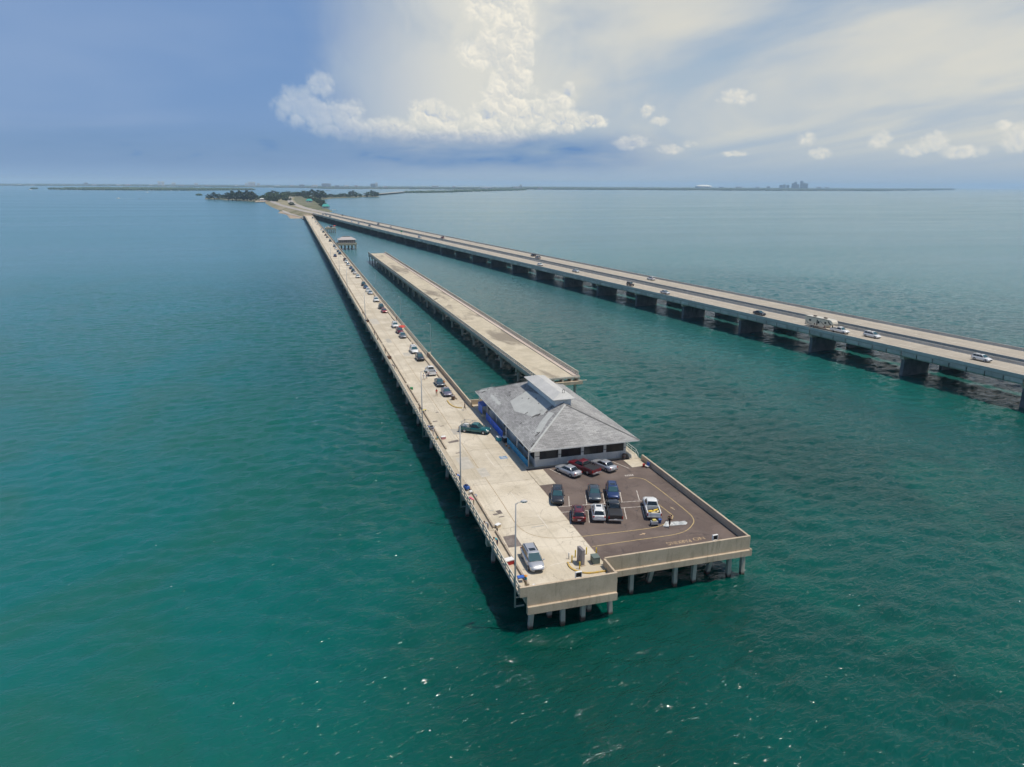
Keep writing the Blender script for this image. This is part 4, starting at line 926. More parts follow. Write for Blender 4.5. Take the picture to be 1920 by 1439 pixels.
def car_parts(kind):
    """[(name, MB, material key, sub-parts)]"""
    K = KIND[kind]; st = K['st']; out = []
    body = loft_body(st)
    yb, yf, zb, wb_ = K['gb']; tb, tf, zt, wt = K['gt']
    # cabin: three rings so the roof edge is rounded
    def ring(y0, y1, w, z, c): return [(-w, y0 + c, z), (-w + c, y0, z), (w - c, y0, z), (w, y0 + c, z), (w, y1 - c, z), (w - c, y1, z), (-w + c, y1, z), (-w, y1 - c, z)]
    f = .92; body.rings([ring(yb, yf, wb_, zb - .1, .06), ring(lerp((yb,), (tb,), f)[0], lerp((yf,), (tf,), f)[0], wb_ + (wt - wb_) * f, zb + (zt - zb) * f, .06), ring(tb + .03, tf - .03, wt - .03, zt - .015, .08), ring(tb + .2, tf - .2, wt - .18, zt + .02, .08)], True, 0, True)
    sub = []
    B = [(-wb_, yb, zb), (wb_, yb, zb), (wb_, yf, zb), (-wb_, yf, zb)]; T = [(-wt, tb, zt), (wt, tb, zt), (wt, tf, zt), (-wt, tf, zt)]
    front = (B[2], B[3], T[3], T[2]); rear = (B[0], B[1], T[1], T[0]); rt = (B[1], B[2], T[2], T[1]); lf = (B[3], B[0], T[0], T[3])
    out.append(('body', body, 'paint', sub))
    out.append(('windscreen', panel(front, .06, .94, .06, .90), 'wind', [])); out.append(('rear_window', panel(rear, .08, .92, .14 if kind != 'sedan' else .08, .88), 'glass', []))
    n = K['sides']
    for q, flip in ((rt, 0), (lf, 1)):
        for i in range(n):
            u0, u1 = .05 + .90 * i / n + .012, .05 + .90 * (i + 1) / n - .012
            out.append(('side_window', panel(q, u0, u1, .10, .84), 'glass', []))
    for y in K['wb']:
        for s in (-1, 1):
            wx = s * (np.interp(y, [p[0] for p in st], [p[1] for p in st]) - .10) if 'bed' not in K or y > -.6 else s * .86
            out.append(('wheel', (wheel_mb(K['wr']), (wx, y, K['wr']), 0 if s > 0 else math.pi), 'tyre', [('rim', (rim_mb(K['wr']), (wx, y, K['wr']), 0 if s > 0 else math.pi), 'rim')]))
            arch = MB(); a0 = np.linspace(R(5), R(175), 9); rr = K['wr'] + .07; sx = s * (abs(wx) + .095)
            arch.rings([[(sx - s * .05, y + r_ * math.cos(t), K['wr'] + r_ * math.sin(t)) for r_ in (rr, rr - .09)] + [(sx, y + r_ * math.cos(t), K['wr'] + r_ * math.sin(t)) for r_ in (rr - .09, rr)] for t in a0], True)
            sub.append(('wheel_arch', arch, 'trim'))
    yf_, yr_ = st[-2][0], st[0][0]; fw, fz = st[-2][1], st[-2][3]
    for s in (-1, 1):
        w3, z3 = st[-3][1], st[-3][3]
        out.append(('headlight', MB().rings([[(s * (w3 - .36), st[-3][0] + .09, z3 - .17), (s * (w3 - .01), st[-3][0] - .05, z3 - .14), (s * (w3 - .0), st[-3][0] - .12, z3 - .0), (s * (w3 - .3), st[-3][0] + .03, z3 + .035)], [(s * (w3 - .36), st[-3][0] + .27, z3 - .20), (s * (w3 - .02), st[-3][0] + .10, z3 - .15), (s * (w3 - .02), st[-3][0] + .03, z3 - .01), (s * (w3 - .3), st[-3][0] + .20, z3 - .02)]][::int(s)], True), 'head', []))
        if 'bed' not in K:
            w1, z1 = st[1][1], st[1][3]
            zt1 = zb + .35 if kind in ('suv', 'minivan', 'hatch', 'jeep') else z1 + .0
            out.append(('taillight', MB().box(min(s * (w1 - .26), s * (w1 - .02)), max(s * (w1 - .26), s * (w1 - .02)), st[1][0] - .07, st[1][0] + .06, z1 - .20, z1 + .01), 'tail', []))
        my = yf - .12; out.append(('mirror', MB().rings([[(s * (wb_ + .06), my - .06, zb + .0), (s * (wb_ + .26), my - .05, zb + .02), (s * (wb_ + .26), my - .05, zb + .17), (s * (wb_ + .06), my - .06, zb + .15)], [(s * (wb_ + .08), my + .07, zb + .03), (s * (wb_ + .22), my + .07, zb + .05), (s * (wb_ + .22), my + .07, zb + .14), (s * (wb_ + .08), my + .07, zb + .13)]], True), 'paint', []))
    if K.get('rails'):
        for s in (-1, 1): sub.append(('roof_rail', MB().bar((s * (wt - .08), tb + .2, zt + .07), (s * (wt - .08), tf - .25, zt + .07), .05, .05), 'trim'))
        sub.append(('sunroof', MB().box(-wt * .55, wt * .55, tf - .95, tf - .3, zt + .005, zt + .03), 'glass'))
    out.append(('grille', MB().box(-st[-2][1] * .62, st[-2][1] * .62, st[-1][0] - .13, st[-1][0] - .02 + .03, st[-2][2] + .05, st[-2][3] - .06), 'trim', []))
    if 'bed' in K:
        a, b = K['bed']; z0, z1 = .62, 1.12
        bd = MB(); bd.box(-.96, .96, a + .05, b + .02, .45, z0)
        for s in (-1, 1):
            bd.rings([[(s * .97, yy, .45), (s * .99, yy, .8), (s * .97, yy, z1), (s * .84, yy, z1), (s * .84, yy, z0)] for yy in (a + .03, b + .03)][::-int(s)], True)
        out.append(('bed', bd, 'paint', [('bed_floor', MB().box(-.83, .83, a + .12, b, z0 + .002, z0 + .03), 'bed')]))
        out.append(('tailgate', MB().bbox(-.83, .83, a - .01, a + .09, z0 - .1, z1 - .01, .015), 'paint', [('plate', MB().box(-.2, .2, a - .03, a - .011, z0 - .06, z0 + .06), 'plate')]))
        out.append(('bumper', MB().bbox(-.94, .94, a - .15, a + .02, .44, .62, .02), 'rim', []))
        for s in (-1, 1): out.append(('taillight', MB().box(min(s * .85, s * .985), max(s * .85, s * .985), a - .005, a + .06, z0 + .06, z1 - .05), 'tail', []))
    else:
        out.append(('plate', MB().box(-.22, .22, st[0][0] - .035, st[0][0] + .05, .62, .74), 'plate', []))
        out.append(('bumper', MB().box(-st[1][1] + .08, st[1][1] - .08, st[0][0] - .02, st[0][0] + .2, .34, .46), 'trim', []))
    return out
PARTS, SIMPLE = {}, {}
def prep(kind):
    L_ = []
    for nm, mb, key, sub in car_parts(kind):
        def mk(nm_, m_, key_):
            loc, rz = (0, 0, 0), 0
            if isinstance(m_, tuple): m_, loc, rz = m_
            return (nm_, m_, m_.mesh(nm_, CM[key_]), key_, loc, rz)
        L_.append((mk(nm, mb, key), [mk(*s) for s in sub]))
    PARTS[kind] = L_
    keys = list(CM); al = MB()
    for m_, subs in L_:
        for nm, mb, me, key, loc, rz in [m_] + subs:
            c, s = math.cos(rz), math.sin(rz)
            o = len(al.v); al.v += [(c * x - s * y + loc[0], s * x + c * y + loc[1], z + loc[2]) for x, y, z in mb.v]
            al.f += [tuple(i + o for i in f_) for f_ in mb.f]; al.mi += [keys.index(key)] * len(mb.f); al.sm += mb.sm
    SIMPLE[kind] = al.mesh(kind, [CM[q] for q in keys])
for k_ in KIND: prep(k_)
NAME = {'sedan': 'sedan', 'suv': 'sport_utility_car', 'minivan': 'minivan', 'hatch': 'hatchback', 'jeep': 'off_road_car', 'pickup': 'pickup_truck'}
def vehicle(kind, colour, x, y, z, head, label, group, simple=False, extra=None):
    """head = heading (rad, 0 = away along the pier, positive anticlockwise)"""
    cat = {'pickup': 'pickup truck', 'minivan': 'minivan'}.get(kind, 'car')
    if simple:
        o = tag(ob(NAME[kind], SIMPLE[kind], None, (x, y, z), head), label, cat, group); recolour(o, 0, PAINT[colour]); o.scale = (1.07,) * 3; return o
    t = thing(NAME[kind], label, cat, (x, y, z), head, group); t.scale = (1.07,) * 3
    for m_, subs in PARTS[kind]:
        p = ob(m_[0], m_[2], t, m_[4], m_[5])
        if m_[3] == 'paint': recolour(p, 0, PAINT[colour])
        for s in subs:
            q = ob(s[0], s[2], p)
            if m_[0] != 'wheel': q.location = s[4]
            if s[3] == 'paint': recolour(q, 0, PAINT[colour])
    if extra: extra(t)
    return t
LOT = 'cars parked on the asphalt platform'
ST = -math.atan(.36)                                       # slant of the marked stalls
def nose_in(x, y, L_, h): return x + math.sin(-h) * L_, y + math.cos(h) * L_
def cover(t): MB().bbox(-.86, .86, -2.82, -.60, 1.125, 1.19, .03).obj('bed_cover', M_trimb, t)
def rack(t):
    m = MB()
    for s in (-.8, .8): m.bar((s, -2.4, 1.1), (s, -2.4, 2.0), .05, .05).bar((s, -.75, 1.1), (s, -.75, 2.0), .05, .05).bar((s, -2.6, 2.0), (s, .1, 2.0), .05, .05)
    m.bar((-.8, -2.4, 2.0), (.8, -2.4, 2.0), .05, .05).bar((-.8, -.75, 2.0), (.8, -.75, 2.0), .05, .05); m.obj('ladder_rack', M_steel, t)
    MB().bbox(-.7, .2, -2.5, -1.5, .66, 1.2, .05).obj('tool_box', M_plate, t)
def build_lot():
    g = LOT
    # row facing the camera (upper) and row facing away (lower), all along the slant of the stalls
    h = ST + math.pi
    for kind, col, fx, fy, L_, lab in (('suv', 'dark', 36.35, 95.0, 2.25, 'black sport utility car facing the camera beside the concrete edge of the lot'), ('sedan', 'slate', 42.3, 94.35, 2.4, 'dark slate sedan nose to nose with the white car in the lot'), ('suv', 'blue', 45.25, 94.0, 2.25, 'dark blue car nose to nose with the black pickup in the lot')):
        x, y = fx + math.sin(-ST) * L_, fy + math.cos(ST) * L_; vehicle(kind, col, x, y, DK, h, lab, g)
    for kind, col, rx_, ry_, L_, lab, ex in (('suv', 'burgundy', 37.15, 88.2, 2.4, 'burgundy car seen from behind, leftmost of the lower row in the lot', None), ('suv', 'white', 40.1, 87.75, 2.45, 'white sport utility car seen from behind between burgundy car and black pickup', None),
                                             ('pickup', 'black', 42.45, 87.2, 2.9, 'black pickup truck with covered bed in the lower row of the lot', cover), ('pickup', 'white', 48.3, 86.5, 2.9, 'white pickup truck with yellow gear in its open bed', None)):
        x, y = rx_ + math.sin(-ST) * L_, ry_ + math.cos(ST) * L_; vehicle(kind, col, x, y, DK, ST, lab, g, extra=ex)
    for kind, col, x, y, a, lab, ex in (('sedan', 'silver', 42.55, 106.55, R(22), 'silver sedan with dark sunroof, leftmost of three at the building', None), ('pickup', 'maroon', 45.55, 107.05, R(24), 'dark red pickup truck between the two silver sedans at the building', cover),
                                    ('sedan', 'silver', 49.35, 107.1, R(20), 'silver sedan at the right of the dark red pickup by the building', None)):
        vehicle(kind, col, x, y, DK, a, lab, g, extra=ex)
    vehicle('minivan', 'silver', 27.15, 79.5, DK, math.pi + R(-3), 'silver minivan with two sunroofs parked at the near end of the pier', 'cars on the pier')
    vehicle('pickup', 'teal', 32.45, 131.5, DK, -math.pi / 2 - R(36), 'dark teal pickup truck with ladder rack standing across the pier by the blue fence', 'cars on the pier', extra=rack)
build_lot()
def build_pier_cars():
    L_ = [('sedan', 'violet', 836.4, 735.3, 1), ('sedan', 'slate', 819.3, 717.8, 1), ('pickup', 'white', 807.7, 696.4, 0), ('suv', 'dark', 788.7, 671, 1), ('minivan', 'white', 777.3, 657, 1),
          ('sedan', 'grey', 761, 629, 1), ('suv', 'burgundy', 751.5, 621, 1), ('suv', 'white', 745, 610.5, 1), ('sedan', 'red', 720.8, 583, 1), ('suv', 'black', 717, 576, 1), ('suv', 'white', 706, 563, 1), ('sedan', 'silver', 696, 549, 1), ('hatch', 'white', 693.5, 544.5, 1),
          ('sedan', 'blue', 687.4, 538.6, 1), ('suv', 'dark', 683.5, 533.5, 1), ('suv', 'white', 672.5, 519, 1), ('sedan', 'white', 667, 512, 0), ('suv', 'dark', 665, 508.2, 1), ('sedan', 'navy', 660, 502.6, 1), ('sedan', 'silver', 654.7, 496, 1),
          ('suv', 'white', 651, 491.5, 1), ('suv', 'dark', 647.5, 487.5, 0), ('suv', 'navy', 638.8, 475.6, 1), ('sedan', 'dark', 635.8, 471.5, 1), ('sedan', 'white', 630.4, 466, 1), ('suv', 'grey', 627, 462.0, 1), ('suv', 'black', 620, 452, 1),
          ('sedan', 'brown', 613.5, 445, 1), ('sedan', 'brown', 611, 441.0, 0), ('suv', 'black', 606.7, 435.4, 1), ('minivan', 'white', 605, 431.0, 1), ('hatch', 'white', 596, 420.9, 1), ('suv', 'white', 592, 416.5, 1), ('suv', 'black', 585.9, 409.2, 1)]
    spec = {'violet': 'grey-violet', 'slate': 'dark slate', 'dark': 'dark'}
    prev = 0
    for i, (kind, col, px, py, front) in enumerate(L_):
        y = float(at(px, py, DK + .6)[1]); y = max(y, prev + 5.4); prev = y
        nm = {'suv': 'sport utility car', 'hatch': 'hatchback', 'pickup': 'pickup truck'}.get(kind, kind)
        lab = f'{spec.get(col, col)} {nm} at the right pier kerb, {ORD[i] if i else "first"} car from the building'
        if i == 2: lab = 'white pickup truck with open bed at the right kerb, beside the couple in white'
        if i == 0: lab = 'grey-violet sedan at the right kerb nearest the building, beside the man in red'
        vehicle(kind, col, 32.55 + random.uniform(-.15, .1), y, DK, (math.pi if front else 0) + random.uniform(-.03, .03), lab, 'cars along the right kerb of the pier', simple=y > 330)
    p = at(628.5, 480.2, DK + .6); vehicle('suv', 'purple', float(p[0]), float(p[1]), DK, math.pi, 'dark purple car driving in the middle of the pier far away', 'cars on the pier', simple=True)
build_pier_cars()
def hwy(kind, col, px, py, s, lab, simple=False):
    """car on the highway: pixel gives the distance along it, s the lane"""
    best = min(np.arange(95, HEND - 4, .5), key=lambda y: abs((lambda q: q[0])(hproj(hpt(y, s, HZ + .6))) - px)); y = float(best)
    t = 2 * HP[0] * y + HP[1]; x_, y_, _ = hpt(y, s); a = math.atan(-t)
    return vehicle(kind, col, x_, y_, HZ, a + (math.pi if s < 15 else 0), lab, 'cars on the highway bridges', simple=simple)
def hproj(P):
    v = np.array(P) - np.array([0, 0, HC]); c = v[0] * _E + v[1] * _N - v[2] * _dn; return CX + FPX * c[0] / c[2], CY + FPX * c[1] / c[2]
def build_hwy_cars():
    hwy('suv', 'white', 1840.6, 669, 8.9, 'white sport utility car on the near highway bridge, closest to the right edge')
    hwy('minivan', 'white', 1635, 624.6, 8.3, 'white minivan on the near highway bridge just ahead of the camper rig')
    hwy('sedan', 'black', 1424, 586, 5.0, 'black sedan on the near highway bridge behind the camper trailer')
    hwy('sedan', 'silver', 1247.5, 547.5, 5.0, 'silver sedan on the near highway bridge between black sedan and brown car')
    hwy('suv', 'white', 1220.7, 523, 26.5, 'white sport utility car on the far highway bridge above the silver sedan')
    hwy('jeep', 'brown', 1181.5, 532, 5.0, 'boxy brown off-road car on the near highway bridge')
    hwy('sedan', 'silver', 1080, 507, 8.6, 'silver sedan on the near highway bridge behind the boxy brown car')
    hwy('hatch', 'white', 1013, 495.5, 5.0, 'small white car on the near highway bridge below the dark pair')
    hwy('suv', 'grey', 1008.5, 482.5, 22.0, 'grey car of the pair side by side on the far highway bridge')
    hwy('suv', 'black', 1000, 480, 26.0, 'black car of the pair side by side on the far highway bridge')
    k_ = [('suv', 'burgundy', 829.6, 22.5), ('suv', 'silver', 787, 6.0), ('hatch', 'white', 732.6, 22.5), ('suv', 'black', 709, 22.0), ('suv', 'dark', 693, 5.5), ('suv', 'silver', 673, 5.5), ('hatch', 'white', 659.7, 5.5), ('suv', 'dark', 641.9, 29), ('suv', 'dark', 618.8, 5.5), ('sedan', 'navy', 611.5, 8.5), ('suv', 'tan', 606, 5.5)]
    nf = nn = 0
    for kind, col, px, s in k_:
        far = s > 15; i = (nf if far else nn); nf += far; nn += (not far)
        hwy(kind, col, px, 0, s, f'distant {col} car on the {"far" if far else "near"} highway bridge, {["first", "second", "third", "fourth", "fifth", "sixth", "seventh", "eighth"][i]} beyond the {"dark pair" if far else "small white car"}', True)
build_hwy_cars()
# towed camper: fifth-wheel trailer and its white pickup
def build_camper():
    s = 5.0
    y = float(min(np.arange(95, 400, .25), key=lambda y: abs(hproj(hpt(y, s, HZ + .9))[0] - 1575.5)))
    t_ = 2 * HP[0] * y + HP[1]; a = math.atan(-t_) + math.pi; x_, y_, _ = hpt(y, s)
    def sb(t): MB().box(-.99, .99, -2.96, -2.93, .5, .6).obj('hitch_bar', M_trimb, t)
    vehicle('pickup', 'white', x_, y_, HZ, a, 'white pickup truck towing the cream camper trailer on the near highway bridge', 'cars on the highway bridges', extra=sb)
    d = 7.6; yy = y + d * math.cos(a) * -1
    t = thing('camper_trailer', 'cream fifth-wheel camper trailer with dark swoosh stripes behind the white pickup', 'trailer', (*hpt(y + 8.0, s)[:2], HZ), math.atan(-(2 * HP[0] * (y + 8) + HP[1])) + math.pi)
    w = 1.24; prof = [(-5.3, .75), (-5.35, 1.2), (-5.35, 3.35), (-5.1, 3.62), (3.9, 3.62), (5.2, 3.5), (5.85, 3.0), (6.0, 2.5), (5.8, 2.0), (4.6, 1.75), (3.6, 1.7), (3.4, 1.5), (3.2, .8)]
    m = MB()
    def rg(x, k_): 
        c_ = np.mean(np.array(prof), 0); return [(x, c_[0] + (p[0] - c_[0]) * k_, c_[1] + (p[1] - c_[1]) * k_) for p in prof]
    m.rings([rg(-w, .985), rg(-w + .06, 1.0), rg(w - .06, 1.0), rg(w, .985)][::-1], True); m.obj('body', PAINT['cream'], t)
    for sx in (-1, 1):
        x0, x1 = (w + .002, w + .014) if sx > 0 else (-w - .014, -w - .002)
        def strip(pts, m_, nm): MB().rings([[(x, p[0], p[1]) for p in pts] for x in (x0, x1)], True).obj(nm, m_, t)
        for (a0, a1, b0, b1) in ((-3.6, -2.8, 2.05, 2.6), (-1.5, -1.0, 1.1, 1.6), (.1, .7, 1.75, 2.5), (2.7, 3.5, 2.1, 2.7), (-.45, .0, 1.0, 2.9)): strip([(a0, b0), (a1, b0), (a1, b1), (a0, b1)], M_glass, 'window')
        strip([(.9, 2.6), (2.2, 1.75), (3.1, 1.5), (3.1, 1.62), (2.2, 1.92), (1.0, 2.7)], M_trimb, 'stripe'); strip([(-4.8, 1.9), (-4.2, 1.25), (-2.2, 1.1), (-2.2, 1.2), (-4.1, 1.38), (-4.7, 2.0)], M_trimb, 'stripe')
        strip([(4.0, 3.1), (4.5, 2.3), (5.4, 1.95), (5.75, 2.05), (4.9, 2.5), (4.4, 3.15)], M_trimb, 'stripe'); strip([(2.4, .85), (3.1, .85), (3.3, 1.45), (3.1, 1.45)], PAINT['maroon'], 'stripe')
    MB().box(-w - .05, w + .05, -4.6, 3.6, 3.40, 3.48).obj('awning_rail', M_trimb, t)
    for yy_ in (-2.4, 1.9): MB().bbox(-.35, .35, yy_ - .5, yy_ + .5, 3.621, 3.92, .08).obj('roof_unit', M_trimb, t)
    MB().box(-1.2, 1.2, -5.3, 3.2, .62, .749).obj('chassis', M_trimb, t)
    for yy_ in (-2.7, -1.8):
        for sx in (-1, 1):
            wm = ob('wheel', PARTS['suv'][0][0][2], t) if False else wheel_mb(.38).obj('wheel', M_tyre, t, (sx * 1.08, yy_, .38), 0 if sx > 0 else math.pi); rim_mb(.38).obj('rim', M_rim, wm)
    for sx in (-.9, .9): MB().bar((sx, 3.0, .7), (sx, 3.0, .35), .1, .1).obj('landing_leg', M_steel, t)
    MB().bar((0, 5.0, 1.75), (0, 5.0, 1.05), .25, .25).obj('king_pin', M_trimb, t)
build_camper()

# ------------------------------------------------------------------ people
def skin_mesh(J, B, cols, face=(0, 1)):
    """one continuous figure from joints J {name: (x, y, z, r)} and bones B; cols = material slot per joint"""
    me = bpy.data.meshes.new('p'); nm = list(J); ix = {n: i for i, n in enumerate(nm)}
    me.from_pydata([J[n][:3] for n in nm], [(ix[a], ix[b]) for a, b in B], []); me.update()
    o = bpy.data.objects.new('p', me); COL.objects.link(o)
    md = o.modifiers.new('s', 'SKIN'); md.use_smooth_shade = True
    for i, n in enumerate(nm):
        r = J[n][3]; me.skin_vertices[0].data[i].radius = (r, r); me.skin_vertices[0].data[i].use_root = (n == 'pelvis')
    sb = o.modifiers.new('u', 'SUBSURF'); sb.levels = 1
    dg = bpy.context.evaluated_depsgraph_get(); out = bpy.data.meshes.new_from_object(o.evaluated_get(dg)); bpy.data.objects.remove(o)
    P = np.array([J[n][:3] for n in nm]); slots = np.array([cols[n] for n in nm])
    mi = []
    for pl in out.polygons:
        c = np.array(pl.center); mi.append(int(slots[np.argmin(((P - c) ** 2).sum(1))]))
    V = [tuple(v.co) for v in out.vertices]; F = [tuple(p.vertices) for p in out.polygons]; bpy.data.meshes.remove(out)
    mb = MB(); mb.v = V; mb.f = F; mb.mi = mi; mb.sm = [True] * len(F)
    # five fingers on each hand, a nose, and a cap of hair
    for s in ('l', 'r'):
        h = Vector(J['hand_' + s][:3]); w_ = Vector(J['wrist_' + s][:3]); d = (h - w_).normalized(); side = d.cross(Vector((1, 0, 0))); side = Vector((0, 1, 0)) if side.length < .1 else side.normalized()
        for q, (o_, L_) in enumerate(((-.03, .062), (-.01, .075), (.01, .08), (.03, .07))): mb.tube([h + side * o_, h + side * o_ + d * L_ * .6, h + side * o_ * .8 + d * L_ + Vector((0, .012, 0))], [.010, .009, .007], 5)
        mb.tube([w_ + d * .03 + side * .03, w_ + d * .06 + side * .062, w_ + d * .095 + side * .07], [.012, .011, .008], 5)
    hd = Vector(J['head'][:3]); fd = Vector((face[0], face[1], 0))
    mb.tube([hd + fd * .085 + Vector((0, 0, .02)), hd + fd * .125 - Vector((0, 0, .025))], [.008, .016], 5)
    mb.rings([[tuple(hd + Vector((math.cos(t) * r_, math.sin(t) * r_, z)) - fd * .015) for t in np.linspace(0, 2 * math.pi, 11)[:-1]] for r_, z in ((.112, .015), (.118, .06), (.095, .115), (.04, .145))], True, 3, True)
    return mb
def joints(pose):
    J = dict(pelvis=(0, 0, .95, .135), spine=(0, 0, 1.14, .125), chest=(0, 0, 1.34, .15), neck=(0, .01, 1.50, .06), head=(0, .03, 1.62, .10), crown=(0, .02, 1.70, .075))
    for s, k_ in (('l', -1), ('r', 1)):
        J.update({'sh_' + s: (k_ * .19, 0, 1.42, .072), 'el_' + s: (k_ * .25, -.02, 1.15, .048), 'wrist_' + s: (k_ * .25, .07, .92, .034), 'hand_' + s: (k_ * .25, .09, .85, .036),
                  'hip_' + s: (k_ * .09, 0, .88, .10), 'kn_' + s: (k_ * .11, .02, .50, .068), 'an_' + s: (k_ * .11, -.01, .10, .042), 'toe_' + s: (k_ * .13, .15, .045, .04)})
    def put(**kw):
        for n, v in kw.items(): J[n] = (*v, J[n][3])
    if pose == 'lean':                                        # bent forward over the railing
        put(spine=(0, .12, 1.10), chest=(0, .32, 1.22), neck=(0, .46, 1.28), head=(0, .56, 1.34), crown=(0, .60, 1.41), sh_l=(-.19, .36, 1.27), sh_r=(.19, .36, 1.27), el_l=(-.26, .50, 1.05), el_r=(.26, .50, 1.05), wrist_l=(-.12, .68, 1.10), wrist_r=(.12, .68, 1.10), hand_l=(-.07, .74, 1.10), hand_r=(.07, .74, 1.10))
    if pose == 'rod':                                         # standing, both hands forward on a rod
        put(el_l=(-.24, .10, 1.14), el_r=(.24, .12, 1.16), wrist_l=(-.08, .30, 1.12), wrist_r=(.10, .34, 1.20), hand_l=(-.03, .34, 1.12), hand_r=(.05, .38, 1.21))
    if pose == 'walk':
        put(kn_l=(-.1, .18, .52), an_l=(-.1, .20, .10), toe_l=(-.11, .36, .06), kn_r=(.1, -.06, .50), an_r=(.1, -.30, .14), toe_r=(.12, -.16, .045), wrist_l=(-.26, -.12, .93), hand_l=(-.26, -.13, .86), wrist_r=(.26, .18, .95), hand_r=(.26, .22, .89))
    if pose == 'sit':
        put(pelvis=(0, 0, .52), spine=(0, .0, .70), chest=(0, .05, .90), neck=(0, .08, 1.06), head=(0, .11, 1.18), crown=(0, .10, 1.26), sh_l=(-.19, .05, .98), sh_r=(.19, .05, .98), el_l=(-.26, .14, .74), el_r=(.26, .14, .74), wrist_l=(-.16, .36, .66), wrist_r=(.16, .36, .66), hand_l=(-.13, .42, .64), hand_r=(.13, .42, .64),
            hip_l=(-.1, .05, .48), hip_r=(.1, .05, .48), kn_l=(-.13, .44, .50), kn_r=(.13, .44, .50), an_l=(-.13, .46, .10), an_r=(.13, .46, .10), toe_l=(-.14, .62, .045), toe_r=(.14, .62, .045))
    if pose == 'crouch':
        put(pelvis=(0, 0, .60), spine=(0, .14, .72), chest=(0, .34, .80), neck=(0, .47, .84), head=(0, .57, .88), crown=(0, .62, .94), sh_l=(-.19, .38, .84), sh_r=(.19, .38, .84), el_l=(-.23, .48, .58), el_r=(.23, .48, .58), wrist_l=(-.14, .60, .36), wrist_r=(.14, .60, .36), hand_l=(-.12, .64, .29), hand_r=(.12, .64, .29),
            hip_l=(-.1, .03, .56), hip_r=(.1, .03, .56), kn_l=(-.16, .34, .48), kn_r=(.16, .34, .48), an_l=(-.13, .02, .10), an_r=(.13, .02, .10), toe_l=(-.15, .18, .045), toe_r=(.15, .18, .045))
    return J
BONES = [('pelvis', 'spine'), ('spine', 'chest'), ('chest', 'neck'), ('neck', 'head'), ('head', 'crown')] + [b for s in 'lr' for b in (('chest', 'sh_' + s), ('sh_' + s, 'el_' + s), ('el_' + s, 'wrist_' + s), ('wrist_' + s, 'hand_' + s), ('pelvis', 'hip_' + s), ('hip_' + s, 'kn_' + s), ('kn_' + s, 'an_' + s), ('an_' + s, 'toe_' + s))]
COLS = dict(pelvis=2, spine=1, chest=1, neck=0, head=0, crown=3, **{k_ + s: v for s in 'lr' for k_, v in (('sh_', 1), ('el_', 0), ('wrist_', 0), ('hand_', 0), ('hip_', 2), ('kn_', 2), ('an_', 0), ('toe_', 4))})
M_skin = mat('skin', (.42, .24, .16), .6); M_hair = mat('hair', (.03, .022, .018), .8); M_shoe = mat('shoe', (.06, .05, .05), .8)
def cloth(n, c): return mat('cloth_' + n, c, .9, fn=weather(tuple(v * .9 for v in c), tuple(min(1, v * 1.1) for v in c), 6, fine=.1, rnd=0))
CL = {n: cloth(n, c) for n, c in (('red', (.55, .07, .05)), ('white', (.74, .72, .70)), ('black', (.02, .02, .022)), ('blue', (.03, .16, .50)), ('teal', (.03, .30, .36)), ('grey', (.32, .33, .36)), ('pink', (.72, .14, .24)), ('denim', (.07, .12, .22)), ('khaki', (.35, .28, .18)), ('brown', (.16, .09, .06)), ('yellow', (.6, .5, .15)), ('navy', (.03, .04, .10)), ('orange', (.75, .30, .06)), ('green', (.05, .25, .10)))}
POSE = {}
def person(pose, x, y, z, head, shirt, shorts, label, hat=None):
    if pose not in POSE: POSE[pose] = skin_mesh(joints(pose), BONES, COLS).mesh('person', [M_skin, CL['white'], CL['denim'], M_hair, M_shoe])
    o = tag(ob('person', POSE[pose], None, (x, y, z), head), label, 'person', 'people on the pier'); recolour(o, 1, CL[shirt]); recolour(o, 2, CL[shorts])
    if hat:
        h = joints(pose)['head']; MB().lathe([(.24, .06), (.25, .075), (.12, .09), (.11, .17), (.05, .19)], 12, (h[0], h[1], h[2])).obj('hat', CL[hat], o)
    return o
SWZ = DK - .02
